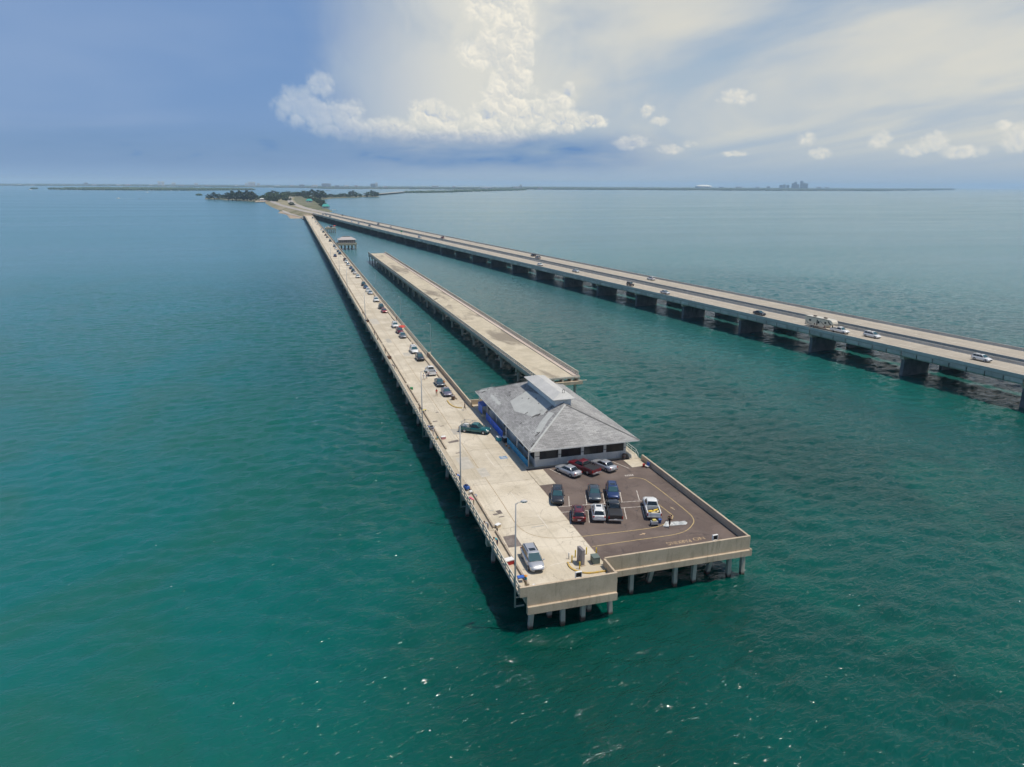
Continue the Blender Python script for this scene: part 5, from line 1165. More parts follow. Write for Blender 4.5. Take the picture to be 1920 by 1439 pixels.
def build_people():
    W_ = math.pi / 2                                          # facing left, over the water
    def lx(px, py): return float(at(px, py, DK)[1])
    p = at(818.7, 743); person('walk', p[0], p[1], DK, math.pi, 'red', 'khaki', 'person in red top walking beside the grey-violet sedan')
    p = at(794.6, 713); person('walk', p[0], p[1], DK, math.pi + .3, 'white', 'white', 'person all in white at the left of the couple by the white pickup')
    p = at(798.4, 711); person('rod', p[0] + .2, p[1], DK, math.pi - .2, 'white', 'denim', 'person in white shirt and jeans at the right of the couple by the white pickup')
    p = at(871.7, 769.5); person('walk', p[0], p[1], DK, 1.2, 'black', 'black', 'person in black by the end of the yellow kerb near the building')
    p = at(805.2, 671); person('rod', 35.0, p[1], SWZ, -W_, 'black', 'brown', 'person in dark clothes at the end of the solid wall')
    x = XL + .75
    person('lean', x, lx(859, 903), SWZ, W_, 'blue', 'denim', 'person in blue top leaning over the left railing by the second lamp post')
    person('lean', x, lx(881.5, 949), SWZ, W_, 'pink', 'khaki', 'person in pink leaning over the left railing', 'pink')
    person('lean', x, lx(916.7, 993.5), SWZ, W_, 'grey', 'denim', 'person in grey top and blue shorts bent over the left railing')
    person('lean', x, lx(929, 1024), SWZ, W_ + .3, 'teal', 'navy', 'person in teal top leaning on the left railing')
    person('rod', x + .45, 74.2, SWZ, W_ + .4, 'teal', 'khaki', 'person in teal shirt and orange hat at the near corner of the pier', 'orange')
    person('rod', x, lx(788, 775), SWZ, W_, 'brown', 'black', 'person in dark brown top at the left railing beside the third lamp post')
    person('crouch', x + .2, lx(808, 806), SWZ, W_, 'blue', 'denim', 'person in bright blue crouching at the left railing')
    person('rod', x, lx(812, 818), SWZ, W_, 'white', 'grey', 'person in white shirt standing at the left railing next to the one in bright blue')
    person('sit', x + .25, lx(819.5, 828), SWZ, W_, 'teal', 'yellow', 'person in teal and yellow sitting at the left railing by the pink cooler')
    for px, py, c1, c2, ps, lab in ((683, 592, 'black', 'denim', 'rod', 'dark dressed person far along the left railing, beyond the fourth lamp post'), (706, 630, 'navy', 'black', 'rod', 'person in navy top at the left railing just before the fourth lamp post'), (711, 640, 'black', 'khaki', 'sit', 'person in black sitting at the left railing before the fourth lamp post'),
                               (723, 664, 'black', 'black', 'rod', 'person in black at the left railing by the brown crate'), (740, 693, 'navy', 'navy', 'lean', 'person in navy leaning over the left railing near the brown crate')):
        person(ps, x, lx(px, py), SWZ, W_, c1, c2, lab)
    p = at(745, 601.5); person('rod', 34.6, p[1], SWZ, -W_, 'brown', 'black', 'person in brown at the right railing beyond the red umbrella')
    p = at(1255, 989.4); person('walk', p[0], p[1], DK, 2.2, 'black', 'brown', 'person in dark clothes standing at the white cast net in the lot')
    p = at(1251, 977); person('crouch', p[0], p[1], DK, -2.0, 'brown', 'khaki', 'person in brown crouching behind the white pickup in the lot')
    p = at(828.5, 729); person('rod', 33.3, p[1] + 1.5, DK, 2.6, 'orange', 'denim', 'person in orange behind the grey-violet sedan')
build_people()

# ------------------------------------------------------------------ small things on the pier
M_red = mat('red_plastic', (.48, .03, .03), .5); M_wpl = mat('white_plastic', (.76, .75, .72), .5); M_bpl = mat('blue_plastic', (.03, .12, .45), .5); M_tarp = mat('blue_tarp', (.02, .13, .55), .5)
M_pinkp = mat('pink_plastic', (.62, .26, .28), .5); M_brn = mat('brown_box', (.14, .085, .055), .8); M_grn = mat('utility_green', (.13, .17, .15), .6); M_gry = mat('cabinet_grey', (.24, .22, .22), .6); M_tan = mat('canvas', (.5, .4, .26), .9)
def cooler(x, y, z, rz, body, lid, label, s=1.0):
    t = thing('cooler', label, 'cooler', (x, y, z), rz, 'coolers on the pier')
    MB().rings([[(a * .30 * s, b * .19 * s, .02) for a, b in ((-1, -1), (1, -1), (1, 1), (-1, 1))], [(a * .34 * s, b * .22 * s, .36 * s) for a, b in ((-1, -1), (1, -1), (1, 1), (-1, 1))]]).obj('tub', body, t)
    l = MB().bbox(-.36 * s, .36 * s, -.24 * s, .24 * s, .361 * s, .45 * s, .03).obj('lid', lid, t); MB().tube([(-.36 * s, -.1, .30 * s), (-.42 * s, 0, .34 * s), (-.36 * s, .1, .30 * s)], .015, 5).obj('handle', M_black, t)
def bucket(x, y, z, m_, label, s=1.0):
    t = thing('bucket', label, 'bucket', (x, y, z), 0, 'buckets on the pier')
    MB().lathe([(.12 * s, 0), (.15 * s, .36 * s), (.165 * s, .37 * s), (.16 * s, .39 * s), (.13 * s, .37 * s), (.12 * s, .30 * s)], 14).obj('pail', m_, t)
    MB().tube([(.16 * s * math.cos(a), 0, .36 * s + .15 * s * math.sin(a)) for a in np.linspace(0, math.pi, 8)], .008, 5).obj('handle', M_steel, t)
def bollard(x, y, label, m_=M_yelp, h=1.05):
    t = thing('bollard', label, 'bollard', (x, y, DK), 0, 'bollards round the utility corner')
    MB().lathe([(.085, 0), (.085, h - .05), (.06, h), (.01, h + .02)], 12).obj('post', m_, t); MB().lathe([(.13, 0), (.13, .03), (.09, .04)], 12).obj('base', M_conc, t)
def box_thing(name, label, cat, x, y, z, rz, parts, group=None):
    t = thing(name, label, cat, (x, y, z), rz, group)
    for nm, mb, m_ in parts: mb.obj(nm, m_, t)
    return t
def cart(x, y, z, rz, label, m_, m2):
    t = thing('fishing_cart', label, 'cart', (x, y, z), rz, 'fishing carts')
    MB().bbox(-.32, .32, -.5, .5, .28, .72, .03).obj('basket', m_, t); MB().tube([(-.25, -.5, .7), (-.25, -.8, 1.05), (.25, -.8, 1.05), (.25, -.5, .7)], .02, 5).obj('handle', M_steel, t)
    for sx in (-1, 1):
        for sy in (-.35, .35): w = wheel_mb(.15, .07).obj('wheel', M_tyre, t, (sx * .34, sy, .15)); 
    MB().bbox(-.22, .22, -.3, .25, .721, .95, .05).obj('bag', m2, t)
    for q in range(3): MB().tube([(-.2 + q * .2, .4, .6), (-.25 + q * .25, .6, 2.1)], [.012, .006], 4).obj('rod', M_black, t)
def umbrella(x, y, z, m_, label, r=1.25, h=2.1, tilt=.15):
    t = thing('umbrella', label, 'umbrella', (x, y, z)); t.rotation_euler = (tilt, -tilt, 0)
    MB().tube([(0, 0, 0), (0, 0, h)], .02, 6).obj('pole', M_steel, t)
    n = 8
    for i in range(n):
        a0, a1 = 2 * math.pi * i / n, 2 * math.pi * (i + 1) / n; v = [(0, 0, h)]
        for rr, zz in ((.5, -.10), (1.0, -.42)):
            for a in (a0, (a0 + a1) / 2, a1): k_ = r * rr * (1 if a != (a0 + a1) / 2 else .93); v.append((k_ * math.cos(a), k_ * math.sin(a), h + zz * r * .8))
        MB().add(v + [(p[0], p[1], p[2] - .01) for p in v], [(0, 1, 2), (0, 2, 3), (1, 4, 5, 2), (2, 5, 6, 3), (7, 9, 8), (7, 10, 9), (8, 9, 12, 11), (9, 10, 13, 12), (4, 11, 12, 5), (5, 12, 13, 6)]).obj('canopy_panel', m_, t)
def cone(x, y, z, label):
    t = thing('traffic_cone', label, 'traffic cone', (x, y, z), 0, 'orange cones by the fence')
    MB().lathe([(.15, .03), (.03, .7), (.02, .72)], 12).obj('cone', CL['orange'], t); MB().bbox(-.19, .19, -.19, .19, 0, .029, .01).obj('base', CL['orange'], t); MB().lathe([(.107, .28), (.083, .42)], 12, (0, 0, 0)).obj('collar', M_wpl, t)
def build_items():
    # utility corner
    for x, y, l in ((32.14, 78.3, 'yellow bollard at the left rear of the tall grey cabinet'), (33.1, 79.5, 'yellow bollard just behind the tall grey cabinet'), (32.5, 76.5, 'yellow bollard in front of the tall grey cabinet inside the yellow kerb'), (34.8, 79.8, 'yellow bollard on the deck between cabinet and asphalt'), (36.0, 79.3, 'yellow bollard behind the green utility box')): bollard(x, y, l)
    bollard(32.1, 79.3, 'white bollard beside the yellow ones at the utility corner', M_wpl, .9)
    box_thing('utility_cabinet', 'tall narrow grey utility cabinet between the yellow bollards', 'cabinet', 33.15, 77.75, DK, R(6), [('case', MB().bbox(-.22, .22, -.65, .65, .1, 2.25, .03), M_gry), ('plinth', MB().box(-.3, .3, -.75, .75, 0, .099), M_conc), ('door', MB().box(-.245, -.221, -.6, -.02, .2, 2.15), M_gry), ('door', MB().box(-.245, -.221, .02, .6, .2, 2.15), M_gry), ('handle', MB().box(-.27, -.246, -.12, -.07, 1.0, 1.25), M_black)])
    box_thing('utility_box', 'low dark green utility box by the end wall of the pier', 'utility box', 35.05, 77.45, DK, 0, [('case', MB().bbox(-.45, .45, -.55, .55, .08, .95, .05), M_grn), ('lid', MB().bbox(-.48, .48, -.58, .58, .951, 1.03, .03), M_grn), ('plinth', MB().box(-.55, .55, -.65, .65, 0, .079), M_conc)])
    for x, y, rz, l in ((31.05, 73.35, 0, 'boxed floodlight with white frame behind the pier end wall'), (52.6, 77.15, .1, 'boxed floodlight with white frame behind the platform wall')):
        t = thing('floodlight', l, 'floodlight', (x, y, DK), rz); MB().bar((0, 0, 0), (0, 0, .85), .1, .1).obj('stem', M_steel, t)
        f = MB().rings([[(a * .42, -.1, 1.2 + b * .38), (a * .42, .14, 1.2 + b * .38)][::1] for a, b in ((-1, -1), (1, -1), (1, 1), (-1, 1))], False, 0, False, False)
        MB().box(-.42, .42, -.1, .16, .80, .86).box(-.42, .42, -.1, .16, 1.54, 1.60).box(-.42, -.36, -.1, .16, .861, 1.539).box(.36, .42, -.1, .16, .861, 1.539).obj('frame', M_wpl, t); MB().box(-.359, .359, .02, .06, .861, 1.539).obj('panel', M_screen, t)
    # left walk, from the near end onward
    Lx = lambda px, py: float(at(px, py, DK)[1])
    bucket(25.45, 73.9, DK, M_wpl, 'white bucket at the near end wall of the pier', 1.2)
    box_thing('side_table', 'blue cooler standing on a black stand by the near left railing', 'table', 24.35, 75.7, SWZ, 0, [('top', MB().bbox(-.45, .45, -.28, .28, .62, .80, .03), M_bpl)] + [('leg', MB().bar((a * .35, b * .2, 0), (a * .35, b * .2, .619), .05, .05), M_black) for a in (-1, 1) for b in (-1, 1)])
    cooler(24.2, 80.3, SWZ, .2, M_red, M_wpl, 'large red cooler with white lid on the left walk beside the silver minivan', 1.7)
    cooler(25.6, Lx(926.7, 990), DK, .5, M_tan, M_wpl, 'tan cooler with gear beside the person in grey top', 1.2); bucket(25.2, Lx(931, 996), DK, M_black, 'black bucket beside the tan cooler', .9)
    cart(24.35, Lx(880, 918), SWZ, .3, 'dark blue fishing cart on the left walk by the wheelchair symbol', M_bpl, CL['navy'])
    for q, (px, py, m_, l) in enumerate(((888, 926, M_wpl, 'white gear bag on the left kerb beyond the pink person'), (892, 931, CL['grey'], 'grey gear bag on the left kerb beyond the pink person'))):
        p = at(px, py); t = thing('gear_bag', l, 'bag', (24.6 + q * .5, float(p[1]), DK + (.28 if q == 0 else 0)), .4)
        MB().rings([[(a * .3, b * .2, z) for a, b in ((-1, -.6), (-.6, -1), (.6, -1), (1, -.6), (1, .6), (.6, 1), (-.6, 1), (-1, .6))] if z < .3 else [(a * .2, b * .12, z) for a, b in ((-1, -.6), (-.6, -1), (.6, -1), (1, -.6), (1, .6), (.6, 1), (-.6, 1), (-1, .6))] for z in (.01, .18, .34)], True, 0, True).obj('sack', m_, t); MB().tube([(-.12, 0, .33), (0, 0, .45), (.12, 0, .33)], .018, 5).obj('handle', M_black, t)
    cooler(25.6, Lx(826.7, 824), DK, .1, M_pinkp, M_wpl, 'pink cooler with white lid beside the sitting person', 1.3)
    cart(24.4, Lx(815, 806), SWZ, 1.1, 'grey bicycle-like cart with rods next to the crouching person', CL['grey'], CL['black'])
    box_thing('bench', 'short yellow bench beside the third lamp post', 'bench', 24.9, Lx(793, 776) + .4, DK + .28, .5, [('seat', MB().bbox(-.6, .6, -.2, .2, .40, .46, .02), CL['yellow']), ('leg', MB().box(-.5, -.42, -.15, .15, 0, .399), M_steel), ('leg', MB().box(.42, .5, -.15, .15, 0, .399), M_steel)])
    box_thing('crate', 'brown crate on the left walk near the person in black', 'crate', 24.3, Lx(730, 673), SWZ, .2, [('box', MB().bbox(-.5, .5, -.6, .6, 0, .75, .03), M_brn), ('lid', MB().bbox(-.53, .53, -.63, .63, .751, .82, .02), M_brn)])
    box_thing('crate', 'dark crate on the left walk by the fourth lamp post', 'crate', 24.3, Lx(692.5, 604), SWZ, .1, [('box', MB().bbox(-.5, .5, -.6, .6, 0, .75, .03), M_brn), ('lid', MB().bbox(-.53, .53, -.63, .63, .751, .82, .02), M_black)])
    box_thing('crate', 'green crate on the left kerb opposite the dark slate sedan', 'crate', 25.3, Lx(769, 731), DK, .1, [('box', MB().bbox(-.3, .3, -.3, .3, 0, .5, .03), CL['green']), ('lid', MB().bbox(-.32, .32, -.32, .32, .501, .56, .02), CL['green'])])
    for px, py in ((654, 551), (640, 531), (617, 483), (604, 457)):
        pass
    # right side
    p = at(849.5, 750); t = thing('trash_can', 'brown slatted trash can at the right kerb behind the grey-violet sedan', 'trash can', (float(p[0]), float(p[1]), DK))
    for i in range(10): a = 2 * math.pi * i / 10; MB().box(.36, .40, -.10, .10, .05, .92).obj('slat', M_brn, t, (0, 0, 0), a)
    MB().lathe([(.42, .921), (.42, .98), (.2, 1.08), (.02, 1.1)], 12).obj('lid', M_gry, t); MB().lathe([(.35, .05), (.35, .9)], 12).obj('liner', M_black, t)
    umbrella(33.6, float(at(759.5, 622, DK)[1]), DK, CL['red'], 'open red umbrella over the right kerb by the burgundy car', 1.35, 2.2)
    # beside the building
    box_thing('canopy', 'blue tarp shelter against the left corner of the building', 'canopy', 37.3, 143.2, DK, 0, [('roof', MB().add([(-.8, -1.8, 2.0), (.6, -1.8, 2.25), (.6, 1.8, 2.25), (-.8, 1.8, 2.0), (-.8, -1.8, 1.96), (.6, -1.8, 2.21), (.6, 1.8, 2.21), (-.8, 1.8, 1.96)], [(0, 1, 2, 3), (4, 7, 6, 5), (0, 4, 5, 1), (1, 5, 6, 2), (2, 6, 7, 3), (3, 7, 4, 0)]), M_tarp), ('curtain', MB().box(-.8, -.77, -1.75, 1.75, .3, 1.95), M_tarp)] + [('pole', MB().tube([(a, b, 0), (a, b, 1.95)], .03, 6), M_wpl) for a in (-.75, .55) for b in (-1.7, 1.7)])
    box_thing('round_table', 'small round brown table at the end of the blue fence', 'table', 36.2, 139.6, DK, 0, [('top', MB().lathe([(.55, .70), (.55, .75), (.5, .76)], 16), M_tan), ('column', MB().lathe([(.06, .03), (.05, .699)], 8), M_steel), ('foot', MB().lathe([(.3, 0), (.28, .029)], 12), M_steel)])
    for x, y, l in ((36.35, 121.0, 'orange cone by the teal fence, nearer of two'), (36.2, 122.3, 'orange cone by the teal fence, farther of two')): cone(x, y, DK, l)
    box_thing('ice_chest', 'dark ice chest between the two fences', 'chest', 36.6, 124.6, DK, 0, [('case', MB().bbox(-.35, .35, -.6, .6, 0, .95, .04), M_black), ('lid', MB().bbox(-.37, .37, -.62, .62, .951, 1.03, .03), M_wpl)])
    box_thing('ice_chest', 'pale teal ice chest on the deck edge between the two fences', 'chest', 35.7, 125.6, DK, .1, [('case', MB().bbox(-.35, .35, -.5, .5, 0, .75, .04), CL['teal']), ('lid', MB().bbox(-.37, .37, -.52, .52, .751, .82, .03), M_wpl)])
    t = thing('trash_can', 'black trash can at the left front of the building', 'trash can', (37.45, 113.2, DK)); MB().lathe([(.26, 0), (.30, .85)], 14).obj('bin', M_black, t); MB().lathe([(.32, .851), (.33, .91), (.1, 1.0)], 14).obj('lid', M_black, t)
    t = thing('barrel', 'dark brown barrel at the right front corner of the building', 'barrel', (54.7, 110.2, DK)); MB().lathe([(.3, 0), (.36, .25), (.38, .48), (.36, .75), (.3, .95)], 14).obj('staves', M_brn, t)
    for z in (.2, .7): MB().lathe([(.375, z), (.375, z + .06)], 14).obj('hoop', M_steel, t)
    bucket(56.3, 105.6, DK + .0, M_red, 'red bucket on the concrete pad at the right wall', 1.5); p = at(1209, 877)
    box_thing('folded_chair', 'folded blue and white beach chair against the right wall', 'chair', 57.0, 105.3, DK, .2, [('back', MB().bbox(-.05, .05, -.3, .3, .3, .95, .02), M_bpl), ('seat', MB().bbox(-.45, .0, -.3, .3, .26, .32, .02), M_wpl)] + [('leg', MB().bar((a, b, 0), (-.2 - a, b, .26), .03, .03), M_steel) for a in (-.4, 0) for b in (-.28, .28)])
    # anglers' gear behind the white pickup
    pts = [(1243, 987.5), (1253, 989), (1258, 986.5), (1286, 984.5), (1289, 981.5), (1283.5, 978), (1276, 980.5), (1270, 978), (1257, 980), (1249, 977.5)]
    pl = [tuple(at(*q)[:2]) for q in pts]; cxy = np.mean(np.array(pl), 0); m = MB(); n = len(pl); rs = random.Random(2); vs = [(cxy[0], cxy[1], .16)]
    for k_, hgt in ((.5, .12), (1.0, .02)): vs += [(cxy[0] + (p_[0] - cxy[0]) * k_, cxy[1] + (p_[1] - cxy[1]) * k_, hgt + rs.uniform(0, .08)) for p_ in pl]
    fs = [(0, 1 + i, 1 + (i + 1) % n) for i in range(n)] + [(1 + i, 1 + n + i, 1 + n + (i + 1) % n, 1 + (i + 1) % n) for i in range(n)]; top = len(vs); vs += [(x, y, z - .03) for x, y, z in vs]; fs += [tuple(i + top for i in reversed(f)) for f in fs]
    o = tag(MB().add(vs, fs).obj('cast_net', mat('net_white', (.5, .52, .5), .9, fn=weather((.34, .36, .36), (.66, .67, .64), 1.8, fine=.3)), None, (0, 0, DK)), 'white cast net spread on the asphalt behind the white pickup', 'net')
    p = at(1237, 981); bucket(float(p[0]), float(p[1]), DK, M_bpl, 'blue bucket at the tailgate of the white pickup', 1.6)
    p = at(1226, 985.5); cart(float(p[0]), float(p[1]), DK, 1.4, 'small trolley with rods behind the white pickup', CL['grey'], CL['yellow'])
    # two kayaks in the bed of the white pickup
    bx, by = 48.3 + math.sin(-ST) * 1.45, 86.5 + math.cos(ST) * 1.45
    for q, (m_, dx_, dz, rz, l) in enumerate(((mat('kayak_yellow', (.75, .50, .03), .4), -.1, .68, ST + R(-62), 'bright yellow kayak lying in the bed of the white pickup'), (mat('kayak_cream', (.66, .55, .30), .45), .15, .70, ST + R(-58), 'cream kayak beside the yellow one in the white pickup'))):
        t = thing('kayak', l, 'kayak', (bx + dx_, by - .15 - q * .55, DK + dz), rz, 'kayaks in the pickup bed'); rg = []
        for y, w, h in ((-.95, .03, .22), (-.75, .13, .12), (-.35, .21, .03), (0, .23, 0), (.35, .21, .03), (.75, .13, .12), (.95, .03, .22)): rg.append([(-w, y, .30 - .04 * (w > .2)), (-w * .8, y, h + .04), (0, y, h), (w * .8, y, h + .04), (w, y, .30 - .04 * (w > .2)), (0, y, .36 - .06 * (w > .2))])
        MB().rings(rg, True, 0, True).obj('hull', m_, t); MB().lathe([(.15, .315), (.13, .36)], 12).obj('cockpit', M_black, t)
build_items()

# ------------------------------------------------------------------ two small fishing platforms beside the pier
def far_platform(x0, x1, y0, y1, ztop, label, shed):
    t = thing('side_platform', label, 'platform', (0, 0, 0))
    MB().bbox(x0, x1, y0, y1, ztop - 1.7, ztop, .05).obj('deck', M_conc, t)
    MB().box(x0 - .1, x1 + .1, y0 - .1, y0 + .1, ztop - .9, ztop + .35).obj('parapet_wall', M_conc, t)
    for x in np.linspace(x0 + .5, x1 - .5, 6):
        for y in (y0 + .6, (y0 + y1) / 2, y1 - .6): MB().box(x - .25, x + .25, y - .25, y + .25, -1.5, ztop - 1.701).obj('pile', M_pilew, t)
    if shed:
        h = thing('platform_shed', 'grey shed with low hipped roof on the nearer side platform', 'building', (0, 0, ztop)); ex = .5
        MB().box(x0 + 1.2, x1 - .8, y0 + 1.6, y0 + 1.7, 0, 1.0).obj('knee_wall', M_gry, h); MB().box(x0 + 1.25, x1 - .85, y0 + 3.6, y1 - 1.5, 0, 2.7).obj('wall', M_gry, h)
        for x in np.linspace(x0 + 1.2, x1 - .8, 9): MB().box(x - .08, x + .08, y0 + 1.55, y0 + 1.71, 0, 2.75).obj('post', M_trim, h)
        a, b, c, d = x0 + .3, x1 - .1, y0 + .6, y1 - .4; m_ = (c + d) / 2
        v = [(a, c, 2.75), (b, c, 2.75), (b, d, 2.75), (a, d, 2.75), (a + 4.0, m_, 4.9), (b - 4.0, m_, 4.9)]
        for f in ((0, 1, 5, 4), (1, 2, 5), (2, 3, 4, 5), (3, 0, 4)):
            q = [v[i] for i in f]; k_ = len(q); MB().add(q + [(p[0], p[1], p[2] - .2) for p in q], [tuple(range(k_)), tuple(reversed(range(k_, 2 * k_)))] + [(i, i + k_, (i + 1) % k_ + k_, (i + 1) % k_) for i in range(k_)]).obj('roof_slope', M_roof2, h)
        MB().box(a + 4.0, b - 4.0, m_ - .25, m_ + .25, 4.85, 5.2).obj('ridge_vent', M_black, h)
M_roof2 = mat('far_roof', (.42, .38, .36), .9)
far_platform(37.2, 52.5, 613, 628, 5.3, 'nearer small platform on piles at the right of the pier, carrying a shed', True)
far_platform(38.5, 49.8, 836, 848, 5.2, 'farther small platform on piles at the right of the pier', False)
for kind, col, x, y, l in (('minivan', 'white', 41.5, 842, 'white van parked on the farther side platform'), ('suv', 'dark', 45.0, 843, 'dark car parked on the farther side platform')): vehicle(kind, col, x, y, 5.2, .1, l, 'cars on the side platform', simple=True)
umbrella(48.6, 839, 5.2, CL['red'], 'red umbrella on the farther side platform', 1.6, 2.6)

# ------------------------------------------------------------------ island, roads
M_land = mat('island_ground', (.3, .25, .16), .95, fn=weather((.085, .105, .045), (.20, .175, .10), .03, (.36, .30, .21), .02, .1, rnd=0))
M_sand = mat('shore_sand', (.42, .33, .23), .95, fn=weather((.34, .25, .17), (.47, .38, .27), .06, (.20, .15, .11), .2, .15, rnd=0))
M_road = mat('road_concrete', (.36, .33, .29), .9, fn=weather((.33, .30, .27), (.42, .38, .33), .05, fine=.08, rnd=.03))
M_grass = mat('verge_grass', (.16, .17, .06), .95, fn=weather((.13, .15, .05), (.22, .21, .09), .05, (.27, .23, .12), .1, .1))
M_bank = mat('embankment_soil', (.3, .25, .15), .95, fn=weather((.17, .16, .07), (.34, .28, .18), .02, (.40, .33, .24), .05, .1, rnd=0))
def land(name, pl, z, m_, label, skirt=3.0):
    pl = list(pl); a = sum(pl[i][0] * pl[(i + 1) % len(pl)][1] - pl[(i + 1) % len(pl)][0] * pl[i][1] for i in range(len(pl)))
    if a < 0: pl.reverse()
    c = np.mean(np.array(pl), 0); n = len(pl); m = MB()
    top = [(x, y, z) for x, y in pl]; low = [(c[0] + (x - c[0]) * 1.0 + (8 if x > c[0] else -8) * .4, y + (-5 if y < c[1] else 5) * .5, -1.0) for x, y in pl]
    m.add(top + low, [tuple(range(n))] + [(i, i + n, (i + 1) % n + n, (i + 1) % n) for i in range(n)])
    o = m.obj(name, m_); bm = bmesh.new(); bm.from_mesh(o.data); bmesh.ops.triangulate(bm, faces=bm.faces[:]); bm.normal_update(); bm.to_mesh(o.data); bm.free()
    return tag(o, label, 'land', kind='structure')
def px(*p, z=.8): return [tuple(at(a, b, z)[:2]) for a, b in p]
def build_island():
    land('island', px((524.5, 395), (532, 398), (545, 400), (566, 402), (592, 399), (612, 398), (622, 396.7), (613, 391.7), (603, 383.3), (594, 376.5), (600, 374.5), (607.5, 374), (625, 371.7), (658, 370.8), (680, 369.7), (705, 369.7), (712, 368.3), (690, 367.2), (640, 367), (590, 367.5), (540, 368), (500, 369.5), (440, 370.5), (386, 371.5), (384.4, 373.7), (417.5, 374.7), (474, 378.2), (500, 376.7), (518.5, 379.5), (526, 381.7), (527, 388)), 1.2, M_land, 'low green island where the pier and highway come ashore')
    land('beach', px((522.5, 399), (530, 400), (539, 402), (545, 408.8), (566.7, 408.8), (590, 404), (600, 400.5), (588, 397), (560, 395), (540, 394), (528, 395)), .9, M_sand, 'sandy brown spit beside the far end of the pier')
    land('beach', px((478, 379.5), (500, 379), (520, 381.2), (527, 383), (525, 380), (505, 376.5), (480, 377.2)), 1.25, M_sand, 'narrow sandy shore at the left of the island')
    # embankment that carries the highway from the bridge down to the island
    def hz(y): return np.interp(y, [1180, 1500, 2100, 3400], [HZ - .05, 5.5, 3.0, 2.6])
    def hxx(y, s):
        return hpt(min(y, HEND), s)[0] + (0 if y < HEND else -.108 * (y - HEND) * 1.0 + .00004 * (y - HEND) ** 2)
    ys = [1180.3, 1260, 1350, 1450, 1600, 1800, 2100, 2500, 2900]
    spread = lambda y: np.interp(y, [1180, 1500, 2100, 2900], [0, 3, 14, 22])
    m = MB(); m.rings([[(hxx(y, -1) - spread(y) - 14, y, -.5), (hxx(y, 0) - spread(y), y, hz(y) - .15), (hxx(y, 32) + spread(y), y, hz(y) - .15), (hxx(y, 33) + spread(y) + 14, y, -.5)] for y in ys][::-1], True)
    tag(m.obj('embankment', M_bank), 'grassy embankment under the highway on the island', 'land', kind='structure')
    for a, b, l in ((0, 13.8, 'left highway lanes running across the island'), (17.3, 32, 'right highway lanes running across the island')):
        sg = -1 if a == 0 else 1; m = MB(); L_ = [(hxx(y, a) + sg * spread(y), y, hz(y) + .02) for y in ys]; R_ = [(hxx(y, b) + sg * spread(y), y, hz(y) + .02) for y in ys]; v = [p for q in zip(L_, R_) for p in q]
        m.add(v, [(2 * i, 2 * i + 1, 2 * i + 3, 2 * i + 2) for i in range(len(ys) - 1)]); tag(m.obj('road', M_road), l, 'road', kind='structure')
    for pts, w, l in (([(24, 1146), (24, 1200), (10, 1290), (-4, 1420), (-8, 1700), (-14, 2050), (-20, 2300)], 9, 'side road from the pier head along the left shore'), ([(29, 1146), (31, 1230), (20, 1330), (2, 1420)], 8, 'access road joining the pier to the side road')):
        r_ = ribbon(smooth_line(pts), w, 1.34 if w == 9 else 1.36); r_.obj('road', M_road); tag(bpy.data.objects[COL.objects[-1].name], l, 'road', kind='structure')
    m = MB().bbox(22.5, 36.5, 1146.1, 1200, .3, DK - .05, .1); tag(m.obj('pier_head', M_sand), 'sandy ramp where the pier meets the island', 'land', kind='structure')
build_island()

# ------------------------------------------------------------------ trees
def _leaf(c1, c2):
    def fn(k, b):
        p = pos(k); r = k.n('ShaderNodeObjectInfo').outputs['Random']
        c = k.mix(k.step(k.noise(p, .22, 3, .6), .35, .65), c1, c2)
        hs = k.n('ShaderNodeHueSaturation'); k.put(hs.inputs['Value'], k.lin(r, 0, 1, .75, 1.2)); k.put(hs.inputs['Hue'], k.lin(r, 0, 1, .49, .515)); k.put(hs.inputs['Color'], c); k.L.new(hs.outputs[0], b.inputs['Base Color'])
    return fn
M_leaf = mat('foliage', (.05, .09, .03), .8, fn=_leaf((.030, .060, .022), (.075, .115, .04)))
M_pine = mat('pine_foliage', (.04, .07, .035), .8, fn=_leaf((.028, .052, .026), (.055, .088, .045)))
M_bark = mat('bark', (.12, .09, .07), .9)
def crown_mesh(seed, w, h, n, leaf, pine=False):
    rs = random.Random(seed); m = MB(); v, f = [], []
    for c in range(n):
        while True:
            a, b, d = rs.uniform(-1, 1), rs.uniform(-1, 1), rs.uniform(-1, 1)
            if a * a + b * b + d * d < 1 and a * a + b * b + d * d > .18: break
        tp = 1 - .55 * max(0, d) if pine else 1
        cx_, cy_, cz = a * w * tp, b * w * tp, h * .55 + d * h * .45; cr = rs.uniform(.16, .30) * w
        for q in range(26):
            t, u = rs.uniform(0, 2 * math.pi), rs.gauss(0, .55); r_ = cr * rs.uniform(.5, 1)
            x, y, z = cx_ + r_ * math.cos(t), cy_ + r_ * math.sin(t), cz + r_ * u * .8; s = leaf * rs.uniform(.6, 1.3); n1 = Vector((rs.gauss(0, 1), rs.gauss(0, 1), rs.gauss(.6, 1))).normalized(); u1 = n1.orthogonal().normalized() * s; u2 = n1.cross(u1)
            o = len(v); p = Vector((x, y, z)); v += [tuple(p - u1), tuple(p + u2 * .6), tuple(p + u1), tuple(p - u2 * .6)]; f.append((o, o + 1, o + 2, o + 3))
    return m.add(v, f).mesh('crown', M_pine if pine else M_leaf)
CR = [crown_mesh(s, 5.0, 9.0, 34, .75) for s in (1, 2, 3)] + [crown_mesh(s, 4.6, 13.0, 40, .7, True) for s in (4, 5)]
